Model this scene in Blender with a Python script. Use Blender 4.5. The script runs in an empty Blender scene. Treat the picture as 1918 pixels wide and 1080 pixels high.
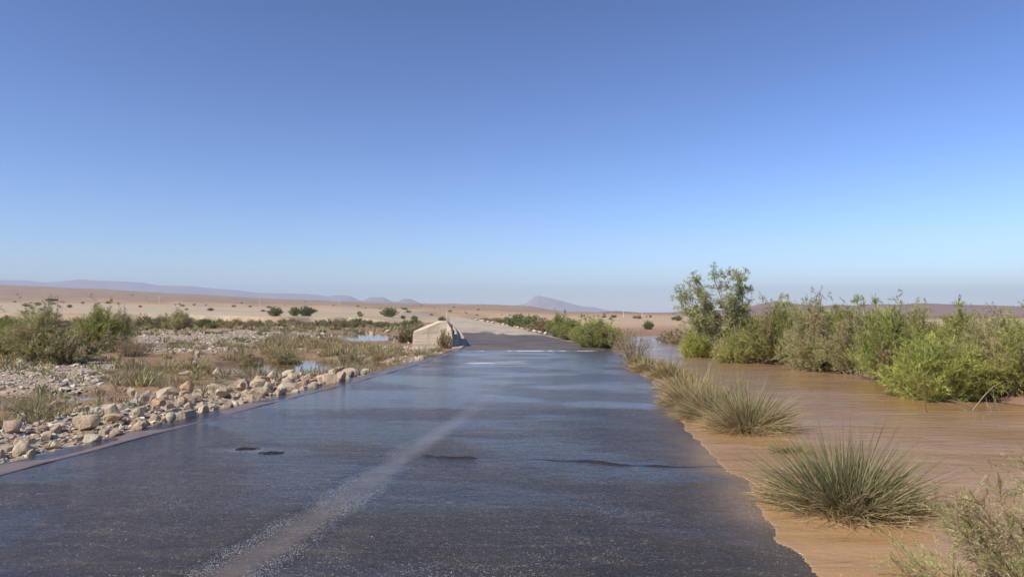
import bpy, math, random
import numpy as np
from mathutils import Vector

SC = bpy.context.scene
COL = SC.collection
random.seed(7)
RNG = np.random.default_rng(11)

# ------------------------------------------------------------------ camera
CAMH, F, HY, CX = 1.7, 1330.0, 588.0, 959.0
cam_d = bpy.data.cameras.new('camera'); cam = bpy.data.objects.new('camera', cam_d); COL.objects.link(cam)
cam_d.sensor_width = 36; cam_d.lens = 36*F/1918
cam_d.clip_start = 0.05; cam_d.clip_end = 90000
cam.location = (0, 0, CAMH)
cam.rotation_euler = (math.radians(90)+math.atan((HY-540)/F), 0, 0)
SC.camera = cam

# ------------------------------------------------------------------ light
SUN_EL, SUN_AZ = math.radians(41), math.radians(-125)      # azimuth from +Y towards +X
w = bpy.data.worlds.new('World'); SC.world = w; w.use_nodes = True
nt = w.node_tree; bg = nt.nodes['Background']
sky = nt.nodes.new('ShaderNodeTexSky'); sky.sky_type = 'NISHITA'; sky.sun_disc = False
sky.sun_elevation = SUN_EL; sky.sun_rotation = SUN_AZ
sky.altitude = 600; sky.air_density = 1.0; sky.dust_density = 0.15; sky.ozone_density = 4.5
sp = nt.nodes.new('ShaderNodeSeparateColor'); cb = nt.nodes.new('ShaderNodeCombineColor'); nt.links.new(sky.outputs[0], sp.inputs[0])
for i_, (k_, p_) in enumerate(((.36, 1.7), (.332, 1.65), (.335, 1.65))):      # deeper, more saturated desert blue
    a_ = nt.nodes.new('ShaderNodeMath'); a_.operation = 'MINIMUM'; a_.inputs[1].default_value = 14.0; nt.links.new(sp.outputs[i_], a_.inputs[0])
    b_ = nt.nodes.new('ShaderNodeMath'); b_.operation = 'POWER'; b_.inputs[1].default_value = p_; nt.links.new(a_.outputs[0], b_.inputs[0])
    c_ = nt.nodes.new('ShaderNodeMath'); c_.operation = 'MULTIPLY'; c_.inputs[1].default_value = k_; nt.links.new(b_.outputs[0], c_.inputs[0])
    nt.links.new(c_.outputs[0], cb.inputs[i_])
nt.links.new(cb.outputs[0], bg.inputs[0]); bg.inputs[1].default_value = 0.12
sd = bpy.data.lights.new('sun', 'SUN'); sd.energy = 4.8; sd.angle = math.radians(0.5); sd.color = (1, 0.93, 0.82)
so = bpy.data.objects.new('sun', sd); COL.objects.link(so)
sv = Vector((math.sin(SUN_AZ)*math.cos(SUN_EL), math.cos(SUN_AZ)*math.cos(SUN_EL), math.sin(SUN_EL)))
so.rotation_euler = sv.to_track_quat('Z', 'Y').to_euler()
SC.view_settings.view_transform = 'Standard'; SC.view_settings.look = 'None'
SC.view_settings.exposure = 0.4; SC.view_settings.gamma = 1.0

# ------------------------------------------------------------------ numeric helpers
def G(px, py, z=0.0):
    d = (CAMH-z)*F/(py-HY)
    return ((px-CX)/F*d, d)
def sstep(a, b, x):
    t = np.clip((x-a)/(b-a), 0, 1); return t*t*(3-2*t)
def _h(i, j, s):
    v = np.sin(i*127.1+j*311.7+s*74.7)*43758.5453
    return v-np.floor(v)
def vnoise(x, y, s=0):
    x = np.asarray(x, float); y = np.asarray(y, float)
    i = np.floor(x); j = np.floor(y); fx = x-i; fy = y-j
    fx = fx*fx*(3-2*fx); fy = fy*fy*(3-2*fy)
    a = _h(i, j, s); b = _h(i+1, j, s); c = _h(i, j+1, s); d = _h(i+1, j+1, s)
    return (a*(1-fx)+b*fx)*(1-fy)+(c*(1-fx)+d*fx)*fy
def fbm(x, y, o=4, s=0):
    t = 0; a = 0.5; n = 0
    for k in range(o):
        t = t+a*vnoise(x*2**k+k*17.3, y*2**k-k*9.1, s+k); n += a; a *= 0.5
    return t/n*2-1
def sdpoly(x, y, P):
    x = np.asarray(x, float); y = np.asarray(y, float)
    d = np.full(x.shape, 1e18); ins = np.zeros(x.shape, bool); n = len(P)
    for k in range(n):
        x0, y0 = P[k]; x1, y1 = P[(k+1) % n]
        ex, ey = x1-x0, y1-y0
        t = np.clip(((x-x0)*ex+(y-y0)*ey)/(ex*ex+ey*ey+1e-12), 0, 1)
        d = np.minimum(d, (x-x0-t*ex)**2+(y-y0-t*ey)**2)
        c = (y0 > y) != (y1 > y)
        with np.errstate(divide='ignore', invalid='ignore'):
            xi = (x1-x0)*(y-y0)/(y1-y0+1e-12)+x0
        ins ^= c & (x < xi)
    return np.sqrt(d)*np.where(ins, -1, 1)

# ------------------------------------------------------------------ objects helpers
def tag(o, label=None, cat=None, group=None, kind=None):
    if label: o['label'] = label
    if cat: o['category'] = cat
    if group: o['group'] = group
    if kind: o['kind'] = kind
    return o
def empty(name, loc=(0, 0, 0), rz=0, sc=1):
    o = bpy.data.objects.new(name, None); COL.objects.link(o)
    o.location = loc; o.rotation_euler = (0, 0, rz); o.empty_display_size = 0.1
    o.scale = (sc, sc, sc) if not isinstance(sc, tuple) else sc
    return o
def mesh(name, V, Fc, smooth=False, attrs=None):
    V = np.asarray(V, np.float32); Fc = np.asarray(Fc, np.int32); k = Fc.shape[1]
    m = bpy.data.meshes.new(name)
    m.vertices.add(len(V)); m.vertices.foreach_set('co', V.ravel())
    m.loops.add(Fc.size); m.loops.foreach_set('vertex_index', Fc.ravel())
    m.polygons.add(len(Fc)); m.polygons.foreach_set('loop_start', np.arange(0, Fc.size, k, dtype=np.int32))
    m.polygons.foreach_set('use_smooth', np.full(len(Fc), smooth, bool))
    if attrs:
        for an, arr in attrs.items():
            arr = np.asarray(arr, np.float32)
            if arr.ndim == 1:
                a = m.attributes.new(an, 'FLOAT', 'POINT'); a.data.foreach_set('value', arr)
            else:
                if arr.shape[1] == 3: arr = np.c_[arr, np.ones(len(arr))].astype(np.float32)
                a = m.attributes.new(an, 'FLOAT_COLOR', 'POINT'); a.data.foreach_set('color', arr.ravel())
    m.update(calc_edges=True); m.validate()
    return m
def link(name, m, mat, parent=None):
    o = bpy.data.objects.new(name, m); COL.objects.link(o)
    if mat and not m.materials: m.materials.append(mat)
    if parent: o.parent = parent
    return o
def grid_faces(nr, nc, wrap=False):
    r = np.arange(nr-1)[:, None]; c = np.arange(nc if wrap else nc-1)[None, :]
    c1 = (c+1) % nc
    a = r*nc+c; b = r*nc+c1; d = (r+1)*nc+c; e = (r+1)*nc+c1
    return np.stack([a, b, e, d], -1).reshape(-1, 4)
def used_only(V, Fc, *att):
    u, inv = np.unique(Fc, return_inverse=True)
    return (V[u], inv.reshape(Fc.shape))+tuple(a[u] for a in att)

# ------------------------------------------------------------------ materials
class N:
    def __init__(s, name):
        s.m = bpy.data.materials.new(name); s.m.use_nodes = True; s.t = s.m.node_tree
        s.t.nodes.clear(); s.out = s.t.nodes.new('ShaderNodeOutputMaterial')
    def n(s, typ, **kw):
        x = s.t.nodes.new(typ)
        for k, v in kw.items(): setattr(x, k, v)
        return x
    def l(s, a, b): s.t.links.new(a, b)
    def attr(s, nm, what='Fac'):
        a = s.n('ShaderNodeAttribute'); a.attribute_name = nm; return a.outputs[what]
    def math(s, op, a, b=None, clamp=False):
        x = s.n('ShaderNodeMath', operation=op); x.use_clamp = clamp
        for i, v in enumerate((a, b)):
            if v is None: continue
            if isinstance(v, (int, float)): x.inputs[i].default_value = v
            else: s.l(v, x.inputs[i])
        return x.outputs[0]
    def mix(s, f, a, b, blend='MIX'):
        x = s.n('ShaderNodeMix', data_type='RGBA', blend_type=blend)
        for i, v in ((0, f), (6, a), (7, b)):
            if isinstance(v, (int, float)): x.inputs[i].default_value = v
            elif isinstance(v, tuple): x.inputs[i].default_value = (*v, 1)
            else: s.l(v, x.inputs[i])
        return x.outputs[2]
    def mapping(s, scale, coord='Object', rot=0):
        c = s.n('ShaderNodeTexCoord'); m_ = s.n('ShaderNodeMapping'); m_.inputs['Scale'].default_value = scale; m_.inputs['Rotation'].default_value = (0, 0, rot)
        s.l(c.outputs[coord], m_.inputs[0]); return m_.outputs[0]
    def noise(s, vec, scale, detail=4, rough=0.55, dist=0):
        x = s.n('ShaderNodeTexNoise'); x.inputs['Scale'].default_value = scale
        x.inputs['Detail'].default_value = detail; x.inputs['Roughness'].default_value = rough
        x.inputs['Distortion'].default_value = dist
        s.l(vec, x.inputs['Vector']); return x.outputs[0]
    def vor(s, vec, scale, feature='F1', out='Distance'):
        x = s.n('ShaderNodeTexVoronoi', feature=feature); x.inputs['Scale'].default_value = scale
        s.l(vec, x.inputs['Vector']); return x.outputs[out]
    def ramp(s, f, stops):
        x = s.n('ShaderNodeValToRGB'); e = x.color_ramp.elements
        while len(e) > 1: e.remove(e[-1])
        e[0].position = stops[0][0]; c = stops[0][1]; e[0].color = (*c, 1) if isinstance(c, tuple) else (c, c, c, 1)
        for p, c in stops[1:]:
            q = e.new(p); q.color = (*c, 1) if isinstance(c, tuple) else (c, c, c, 1)
        s.l(f, x.inputs[0]); return x.outputs[0]
    def bump(s, h, strength, dist, normal=None):
        b = s.n('ShaderNodeBump'); b.inputs['Strength'].default_value = strength; b.inputs['Distance'].default_value = dist
        s.l(h, b.inputs['Height'])
        if normal: s.l(normal, b.inputs['Normal'])
        return b.outputs[0]
    def bsdf(s, col, rough, normal=None, spec=0.5):
        b = s.n('ShaderNodeBsdfPrincipled')
        for k, v in (('Base Color', col), ('Roughness', rough), ('Normal', normal), ('Specular IOR Level', spec)):
            if v is None: continue
            if isinstance(v, (int, float)): b.inputs[k].default_value = v
            elif isinstance(v, tuple): b.inputs[k].default_value = (*v, 1)
            else: s.l(v, b.inputs[k])
        return b.outputs[0]
    def mixs(s, f, a, b):
        x = s.n('ShaderNodeMixShader')
        if isinstance(f, (int, float)): x.inputs[0].default_value = f
        else: s.l(f, x.inputs[0])
        s.l(a, x.inputs[1]); s.l(b, x.inputs[2]); return x.outputs[0]
    def done(s, sh): s.l(sh, s.out.inputs[0]); return s.m

def mat_ground():
    k = N('ground'); tint = k.attr('tint', 'Color'); wet = k.attr('wet')
    peb = k.attr('pebble')
    v = k.mapping((1, 1, 1))
    n1 = k.noise(v, 0.9, 6, 0.65); n2 = k.noise(v, 14, 5, 0.7); n3 = k.noise(v, 0.02, 6, 0.6)
    c = k.mix(1.0, tint, k.ramp(n1, [(0.3, 0.72), (0.7, 1.2)]), 'MULTIPLY')
    c = k.mix(1.0, c, k.ramp(n3, [(0.3, 0.82), (0.7, 1.15)]), 'MULTIPLY')
    cell = k.n('ShaderNodeTexVoronoi'); cell.inputs['Scale'].default_value = 9; k.l(v, cell.inputs['Vector'])
    sep = k.n('ShaderNodeSeparateColor'); k.l(cell.outputs['Color'], sep.inputs[0])
    pc = k.ramp(sep.outputs[0], [(0, (0.16, 0.12, 0.09)), (0.5, (0.36, 0.3, 0.23)), (1, (0.58, 0.52, 0.42))])
    pm = k.math('MULTIPLY', k.ramp(cell.outputs['Distance'], [(0.3, 1.0), (0.55, 0.0)]), peb)
    c = k.mix(pm, c, pc)
    h = k.math('ADD', k.math('MULTIPLY', n2, 0.5), k.math('MULTIPLY', pm, 0.8))
    b = k.bump(h, 0.7, 0.03)
    r = k.ramp(wet, [(0, 0.95), (1, 0.32)])
    return k.done(k.bsdf(c, r, b, 0.35))

def mat_road():
    k = N('asphalt'); dry = k.attr('dry'); silt = k.attr('silt')
    v = k.mapping((1, 1, 1))
    agg = k.n('ShaderNodeTexVoronoi'); agg.inputs['Scale'].default_value = 60; k.l(v, agg.inputs['Vector'])
    sep = k.n('ShaderNodeSeparateColor'); k.l(agg.outputs['Color'], sep.inputs[0])
    stone = k.ramp(sep.outputs[0], [(0, (0.02, 0.02, 0.024)), (0.6, (0.05, 0.047, 0.05)), (0.85, (0.13, 0.12, 0.11)), (0.96, (0.6, 0.58, 0.55))])
    stn = k.noise(k.mapping((0.7, 0.35, 1)), 1.6, 6, 0.65)
    c = k.mix(k.ramp(stn, [(0.5, 0), (0.8, 0.45)]), stone, (0.075, 0.06, 0.05))
    c = k.mix(silt, c, (0.3, 0.25, 0.2)); c = k.mix(k.attr('crack'), c, (0.035, 0.024, 0.018))
    pale = k.mix(k.ramp(k.noise(k.mapping((0.3, 0.05, 1)), 1.3, 3, 0.6), [(0.35, 0), (0.65, 1)]), (0.33, 0.27, 0.2), (0.47, 0.39, 0.28))
    wetmud = k.mix(k.ramp(k.noise(k.mapping((0.3, 0.5, 1)), 1.2, 5, 0.65), [(0.35, 0), (0.65, 1)]), (0.06, 0.046, 0.04), (0.17, 0.13, 0.105))
    far = k.mix(k.math('SUBTRACT', dry, 1.0, True), wetmud, pale)
    c = k.mix(k.math('MINIMUM', dry, 1.0), c, far)
    h = k.math('ADD', agg.outputs['Distance'], k.math('MULTIPLY', k.noise(v, 30, 4), 0.8))
    h = k.math('MULTIPLY', h, k.ramp(dry, [(0, 1.0), (0.8, 0.05)]))
    b = k.bump(h, 0.6, 0.008)
    r = k.ramp(k.math('MULTIPLY', dry, 0.5), [(0, 0.3), (0.45, 0.6), (1, 0.95)])
    return k.done(k.bsdf(c, r, b, 0.5))

def mat_water():
    k = N('water'); dep = k.attr('depth'); foam_reflection = k.attr('foam_reflection')
    wv = k.attr('chop')
    vs = k.mapping((0.55, 1.9, 1), rot=0.15); vr = k.mapping((1.0, 1.35, 1), rot=-0.5)
    big = k.noise(vs, 1.7, 5, 0.6, 0.6); med = k.noise(vr, 7, 4, 0.62, 0.8); fine = k.noise(vr, 32, 3, 0.6, 0.4)
    b0 = k.bump(k.math('MULTIPLY', big, k.attr('swell')), 0.5, 0.06)
    hm = k.math('MULTIPLY', med, wv)
    b1 = k.bump(hm, 0.8, 0.036, b0)
    b2 = k.bump(k.math('MULTIPLY', fine, wv), 0.6, 0.011, b1)
    fr = k.n('ShaderNodeFresnel'); fr.inputs['IOR'].default_value = 1.333; k.l(b0, fr.inputs['Normal'])
    gl = k.n('ShaderNodeBsdfGlossy'); gl.inputs['Roughness'].default_value = 0.11; k.l(b2, gl.inputs['Normal'])
    gl.inputs['Color'].default_value = (.96, .9, .85, 1)
    tr = k.n('ShaderNodeBsdfTransparent'); tr.inputs[0].default_value = (0.86, 0.8, 0.72, 1)
    df = k.n('ShaderNodeBsdfDiffuse'); k.l(b0, df.inputs['Normal'])
    sc = k.mix(k.ramp(k.noise(k.mapping((0.22, 0.5, 1)), 0.9, 5, 0.6, 1.2), [(0.35, 0), (0.68, 1)]), (0.35, 0.20, 0.075), (0.45, 0.28, 0.15))
    sc = k.mix(k.math('MULTIPLY', dep, 9.0, True), (0.21, 0.18, 0.15), sc); k.l(sc, df.inputs[0])
    tf = k.math('ADD', k.math('MULTIPLY', dep, 11.0), 0.07, True)
    under = k.mixs(tf, tr.outputs[0], df.outputs[0])
    surf = k.mixs(fr.outputs[0], under, gl.outputs[0])
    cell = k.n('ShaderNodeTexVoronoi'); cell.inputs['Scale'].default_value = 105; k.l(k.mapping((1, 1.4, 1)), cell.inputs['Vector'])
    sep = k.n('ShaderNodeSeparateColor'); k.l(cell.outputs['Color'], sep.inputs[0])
    dots = k.math('MULTIPLY', k.math('LESS_THAN', cell.outputs['Distance'], 0.36), k.math('LESS_THAN', sep.outputs[0], foam_reflection))
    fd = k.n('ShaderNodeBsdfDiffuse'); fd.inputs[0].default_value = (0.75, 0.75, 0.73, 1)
    return k.done(k.mixs(k.math('ADD', k.math('MULTIPLY', dots, 0.8), k.math('MULTIPLY', k.math('SUBTRACT', foam_reflection, 0.75, True), 0.6), True), surf, fd.outputs[0]))  # white diffuse for froth and for the painted sky reflection on the ripples

def mat_pool():
    k = N('pool_water'); vs = k.mapping((0.6, 1.6, 1))
    b = k.bump(k.noise(vs, 2.5, 3, 0.5), 0.06, 0.02)
    return k.done(k.bsdf((0.2, 0.125, 0.07), 0.06, b, 0.4))

def mat_rock():
    k = N('limestone'); oi = k.n('ShaderNodeObjectInfo'); v = k.mapping((1, 1, 1))
    c = k.ramp(oi.outputs['Random'], [(0, (0.56, 0.42, 0.27)), (0.25, (0.66, 0.54, 0.37)), (0.45, (0.5, 0.35, 0.25)),
        (0.6, (0.6, 0.46, 0.33)), (0.75, (0.42, 0.34, 0.27)), (0.85, (0.7, 0.6, 0.43)), (0.93, (0.52, 0.31, 0.17)), (1, (0.24, 0.22, 0.2))])
    n1 = k.noise(v, 2.2, 7, 0.7); n2 = k.noise(v, 9, 6, 0.7)
    c = k.mix(1.0, c, k.ramp(n1, [(0.3, 0.7), (0.7, 1.2)]), 'MULTIPLY')
    b = k.bump(k.math('ADD', n1, k.math('MULTIPLY', n2, 0.4)), 0.7, 0.1)
    return k.done(k.bsdf(c, 0.88, b, 0.3))

def mat_attr(name, rough=0.9, spec=0.2, nscale=20):
    k = N(name); c = k.attr('tint', 'Color'); v = k.mapping((1, 1, 1))
    n1 = k.noise(v, nscale, 4, 0.6)
    c = k.mix(1.0, c, k.ramp(n1, [(0.3, 0.8), (0.7, 1.15)]), 'MULTIPLY')
    return k.done(k.bsdf(c, rough, k.bump(n1, 0.5, 0.01), spec))

def mat_leaf(name, gain=(1, 1, 1), trans=0.42):
    k = N(name); c = k.attr('tint', 'Color'); oi = k.n('ShaderNodeObjectInfo')
    g = k.ramp(oi.outputs['Random'], [(0, (0.85*gain[0], 0.85*gain[1], 0.85*gain[2])), (1, (1.15*gain[0], 1.1*gain[1], 1.1*gain[2]))])
    c = k.mix(1.0, c, g, 'MULTIPLY')
    d = k.bsdf(c, 0.6, None, 0.25)
    t = k.n('ShaderNodeBsdfTranslucent'); k.l(c, t.inputs[0])
    return k.done(k.mixs(trans, d, t.outputs[0]))

def mat_concrete():
    k = N('concrete'); v = k.mapping((1, 1, 1)); vb = k.mapping((0.25, 0.25, 6))
    c = k.mix(k.ramp(k.noise(v, 1.5, 6, 0.7), [(0.3, 0), (0.7, 1)]), (0.54, 0.43, 0.29), (0.68, 0.56, 0.40))
    c = k.mix(1.0, c, k.ramp(k.noise(vb, 1.5, 4, 0.6), [(0.35, 0.78), (0.6, 1.08)]), 'MULTIPLY')
    return k.done(k.bsdf(c, 0.9, k.bump(k.noise(vb, 2.5, 6, 0.7), 0.6, 0.05), 0.3))

def mat_kerb():
    k = N('wet_concrete'); v = k.mapping((1, 1, 1)); dry = k.attr('dry')
    c = k.mix(k.ramp(k.noise(v, 2.5, 6, 0.7), [(0.3, 0), (0.7, 1)]), (0.12, 0.085, 0.065), (0.24, 0.165, 0.12))
    c = k.mix(k.math('SUBTRACT', dry, 1.0, True), c, (0.44, 0.36, 0.26))
    r = k.ramp(dry, [(0, 0.42), (1, 0.85)])
    return k.done(k.bsdf(c, r, k.bump(k.noise(k.mapping((1, 2, 1)), 9, 5, 0.6), 0.4, 0.01), 0.5))

def mat_hill(name, c0, c1):
    k = N(name); v = k.mapping((0.002, 0.002, 0.006))
    c = k.mix(k.ramp(k.noise(v, 1.2, 8, 0.65), [(0.35, 0), (0.65, 1)]), c0, c1)
    return k.done(k.bsdf(c, 1.0, None, 0.0))

M_GROUND, M_ROAD, M_WATER, M_POOL, M_ROCK = mat_ground(), mat_road(), mat_water(), mat_pool(), mat_rock()
M_GRAVEL = mat_attr('gravel_stone'); M_BARK = mat_attr('bark', nscale=12); M_CONC = mat_concrete(); M_KERB = mat_kerb()
M_LEAF = mat_leaf('tamarisk_leaf'); M_GRASS = mat_leaf('rush_blade', trans=0.25); M_DRY = mat_leaf('dry_stalk', trans=0.2)

# ------------------------------------------------------------------ layout curves
LE = np.array([(-30, -10.3), (0, -6.35), (4, -5.85), (7.5, -5.4), (13, -4.68), (18.2, -3.82), (26.9, -2.87), (32.8, -2.42), (39.7, -2.5), (60, -4.2), (188, -16.0), (460, -41)])
RE = np.array([(-30, -1.0), (0, 1.7), (4.8, 2.0), (5.6, 2.08), (6.25, 2.26), (7.25, 2.42), (8, 2.45), (10.7, 2.57), (12.8, 2.94), (17.1, 3.5), (22.2, 3.85), (29.4, 4.66), (33.7, 4.8), (46, 3.6), (60, 2.6), (94, 0.4), (188, -9.0), (460, -34)])
def XL(y): return np.interp(y, LE[:, 0], LE[:, 1])
def XR(y):
    n = (fbm(np.asarray(y)*0.8, np.asarray(y)*0+3.3, 4, 5)*0.2+fbm(np.asarray(y)*5, np.asarray(y)*0+1.3, 3, 6)*0.05)*sstep(60, 30, y)
    return np.interp(y, RE[:, 0], RE[:, 1])+n
CEN = np.array([(-4, -3.6), (4.64, -1.88), (6.08, -1.64), (8.63, -1.29), (12.4, -0.74), (20.2, 0.02), (26, 0.55), (31, 0.8)])
def seam(x, y): return x-np.interp(y, CEN[:, 0], CEN[:, 1])
FORD = 33.6
def crackY(x): return 8.45-0.21*(x+0.2)+0.06*np.sin(x*3.1)+0.03*np.sin(x*9)
def zroad(x, y):
    x = np.asarray(x, float); y = np.asarray(y, float)
    z = -0.011+0.006*fbm(x*0.7, y*0.35, 4, 1)+0.0035*fbm(x*5, y*3.2, 3, 2)
    s = seam(x, y)
    z = z-0.024*np.exp(-(s/0.15)**4)*sstep(22, 10, y)*(0.7+0.3*fbm(y*1.3, x, 2, 8))+0.006*(np.exp(-((s-0.27)/0.09)**2)+np.exp(-((s+0.27)/0.09)**2))*sstep(14, 8, y)
    z = z-0.006*sstep(12.7, 13.0, y)-0.004*sstep(24, 27, y)
    z = z+0.006*sstep(7.5, 4.0, y)*sstep(-1.5, 1.5, x)
    cr = y-crackY(x)
    z = z+0.042*np.exp(-(cr/0.05)**2)*sstep(0.1, 0.5, x)*(0.6+0.5*fbm(x*3, y, 2, 9))+0.03*np.exp(-(cr/0.045)**2)*(0.8+0.5*fbm(x*5, y*2, 2, 4))*sstep(-1.15, -1.0, x)*sstep(-0.35, -0.5, x)
    z = z-0.045*np.exp(-((x-XR(y))/0.4)**2)*(0.35+0.9*sstep(-0.25, 0.35, fbm(x*0.8, y*0.55, 3, 6)))
    z = z+0.05*sstep(FORD-0.25, FORD+0.5, y+0.02*x)+0.03*sstep(34, 60, y)
    return z
RIV = [(1.9, -25), (30, -25), (24, 4), (14.5, 9.5), G(1918, 768), G(1800, 752), G(1700, 740), G(1630, 715), G(1560, 697), G(1450, 684), G(1340, 676), G(1318, 664), G(1300, 652), G(1345, 641), G(1330, 632), G(1255, 628), G(1195, 629), G(1185, 637), G(1170, 648), G(1152, 658), (4.7, 33.4)]
for yy in (29.4, 22.2, 17.1, 12.8, 10.7, 8, 6.25, 4.8, 0): RIV.append((float(np.interp(yy, RE[:, 0], RE[:, 1]))-0.05, yy))
ZL = -0.20
POOLS = [[G(a, b, ZL) for a, b in P] for P in (
    [(430, 704), (480, 710), (560, 709), (650, 704), (735, 698), (755, 688), (715, 680), (640, 676), (560, 673), (480, 676), (430, 690)],
    [(-400, 766), (-100, 762), (60, 756), (180, 750), (225, 742), (150, 740), (90, 741), (-100, 741), (-400, 741)],
    [(650, 640), (700, 640), (748, 637), (752, 627), (700, 624), (640, 626)])]

FX = np.array([-3000, -600, 0, 190, 480, 640, 800, 900, 990, 1050, 1200, 1500, 1918, 5000])
P152 = np.array([575, 580, 584.5, 587, 591.5, 594, 597, 600, 602, 602, 602, 600, 600, 600])
P600 = np.array([555, 560, 566, 568, 575, 577, 580, 588, 591, 593, 593, 593, 593, 593])
P25 = np.array([520, 528, 537, 545, 560, 566, 570, 571, 574, 583.5, 587, 588, 588, 588])
def H(x, y):
    x = np.asarray(x, float); y = np.asarray(y, float)
    xl = XL(y); xr = XR(y)
    sl = xl-0.42-x
    base = -0.09+0.07*fbm(x/4.0, y/4.0, 4, 21)+0.015*fbm(x*1.5, y*1.5, 3, 22)
    left = (-0.03)*(1-sstep(0.1, 0.9, sl))+base*sstep(0.1, 0.9, sl)+0.09*np.exp(-((sl-1.5)/0.8)**2)*sstep(28, 20, y)
    dp = np.full(x.shape, 1e9)
    for P in POOLS: dp = np.minimum(dp, sdpoly(x, y, P))
    dp = dp+0.35*fbm(x/1.3, y/1.3, 3, 31)
    left = np.maximum(left, -0.14)*sstep(-0.1, 0.9, dp)+(-0.34)*(1-sstep(-0.1, 0.9, dp))
    dr = sdpoly(x, y, RIV)+0.45*fbm(x/1.5, y/1.5, 4, 41)*sstep(0.3, 1.5, x-xr)
    right = -0.35+(0.5+0.1*fbm(x/3, y/3, 3, 42))*sstep(-0.7, 1.3, dr)
    rblend = sstep(-0.05, 0.35, x-xr)
    beyond = sstep(33, 36, y)
    right = np.where(y > 33, right, right)
    t = sstep(-0.5, 0.5, x-(xl+xr)/2)
    z = left*(1-t)+right*t
    # road bed lies under the road mesh
    inr = sstep(-0.6, -0.40, x-xl+0.0)*sstep(0.10, -0.05, x-xr)
    emb = sstep(4.5, 0.2, np.maximum(xl-0.42-x, x-xr))*beyond
    z = z*(1-emb)+(-0.02)*emb
    z = z*(1-inr)+(-0.13)*inr
    # far terrain
    r = np.hypot(x, y); Yd = np.maximum(y, 0.35*r+1e-6)
    px = CX+F*x/Yd
    def zf(P, Y): return CAMH+(HY-np.interp(px, FX, P))/F*Y
    z152 = zf(P152, 152.0); z600 = zf(P600, 600.0); z25 = zf(P25, 2500.0)
    L = np.log(Yd)
    edge = 150+18*fbm(px/160, px*0, 3, 51)
    t1 = np.where(px < 880, sstep(-1.5, 1.5, Yd-edge), sstep(70, 150, Yd))
    zz = z*(1-t1)+z152*t1
    t2 = np.clip((Yd-152)/(600-152), 0, 1); zz = np.where(Yd > 156, z152*(1-t2)+z600*t2, zz)
    t3 = sstep(600, 2500, Yd); zz = np.where(Yd > 600, z600*(1-t3)+z25*t3, zz)
    t4 = sstep(2500, 3600, Yd); zz = np.where(Yd > 2500, z25*(1-t4)+(-2)*t4, zz)
    zz = zz+np.where((Yd > 160) & (Yd < 3400), fbm(x/90, y/90, 4, 61)*np.clip((Yd-160)/400, 0, 1)*Yd*0.0012, 0)
    near = sstep(22, 5, np.maximum(xl-x, x-xr))*sstep(60, 100, y)*sstep(620, 460, y)
    zz = zz*(1-near)+(-0.12)*near
    return zz
def Hs(x, y): return float(H(np.array([float(x)]), np.array([float(y)]))[0])

# ------------------------------------------------------------------ ground sheet
def build_ground():
    rs = [0.0]; r = 0.8
    while r < 14500: rs.append(r); r *= 1.0085 if r < 170 else (1.012 if r < 3000 else 1.05)
    rs.append(15000)
    rs = np.array(rs)
    fa = np.radians(np.linspace(-46, 46, 620)); ba = np.radians(np.linspace(46, 314, 90)[1:-1])
    an = np.concatenate([fa, ba])
    R, A = np.meshgrid(rs, an, indexing='ij')
    x = R*np.sin(A); y = R*np.cos(A); sh = x.shape
    x = x.ravel(); y = y.ravel()
    z = np.zeros_like(x)
    for i in range(0, len(x), 100000): z[i:i+100000] = H(x[i:i+100000], y[i:i+100000])
    # colours
    rr = np.hypot(x, y); Yd = np.maximum(y, 0.35*rr+1e-6); px = CX+F*x/Yd
    mud = np.array([0.27, 0.165, 0.09]); grav = np.array([0.38, 0.27, 0.175]); plain = np.array([0.45, 0.35, 0.23])
    brown = np.array([0.31, 0.19, 0.10]); orange = np.array([0.50, 0.30, 0.14]); cream = np.array([0.5, 0.36, 0.22])
    def L(a, b, t): return a*(1-t[:, None])+b*t[:, None]
    xl = XL(y); xr = XR(y)
    n = fbm(x/2.6, y/2.6, 4, 71); gm = gravel_mask(x, y)
    c = L(np.tile(mud, (len(x), 1)), np.tile(grav, (len(x), 1)), gm)
    rb = sstep(0, 0.5, x-xr)*sstep(60, 40, y)
    c = L(c, np.tile(np.array([0.27, 0.16, 0.1]), (len(x), 1)), rb)
    t = sstep(60, 110, Yd); c = L(c, np.tile(cream, (len(x), 1))*0.92, t*sstep(850, 950, px))
    t = sstep(-4, 4, Yd-150); c = L(c, np.tile(plain, (len(x), 1)), t*sstep(900, 800, px))
    bn = fbm(px/90, np.log(Yd)*9, 4, 72)
    t = sstep(380, 620, Yd+120*bn); oc = L(np.tile(orange, (len(x), 1)), np.tile(brown*1.15, (len(x), 1)), sstep(300, 0, px))
    c = L(c, oc, t*0.85)
    t = sstep(800, 1300, Yd+300*bn); c = L(c, np.tile(brown, (len(x), 1)), t)
    t = sstep(180, 300, Yd)*sstep(1330, 1420, px); c = L(c, np.tile(brown*0.75, (len(x), 1)), t)
    bn2 = fbm(px/30, np.log(Yd)*22, 3, 73)
    c = c*(1+0.18*bn2*sstep(160, 300, Yd))[:, None]
    dp = np.full(x.shape, 1e9)
    for P in POOLS: dp = np.minimum(dp, sdpoly(x, y, P))
    dr = sdpoly(x, y, RIV)
    wet = np.maximum(sstep(1.0, 0.0, dp), sstep(0.8, 0.0, dr))*sstep(100, 60, Yd)
    c = c*(1-0.35*wet)[:, None]
    peb = gm*sstep(110, 40, Yd)+0.4*(1-gm)*sstep(0.1, 0.5, n)*sstep(110, 40, Yd)
    m = mesh('ground', np.c_[x, y, z], grid_faces(sh[0], sh[1], True), True, {'tint': c, 'wet': wet, 'pebble': peb})
    tag(link('ground', m, M_GROUND), kind='structure')

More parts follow.
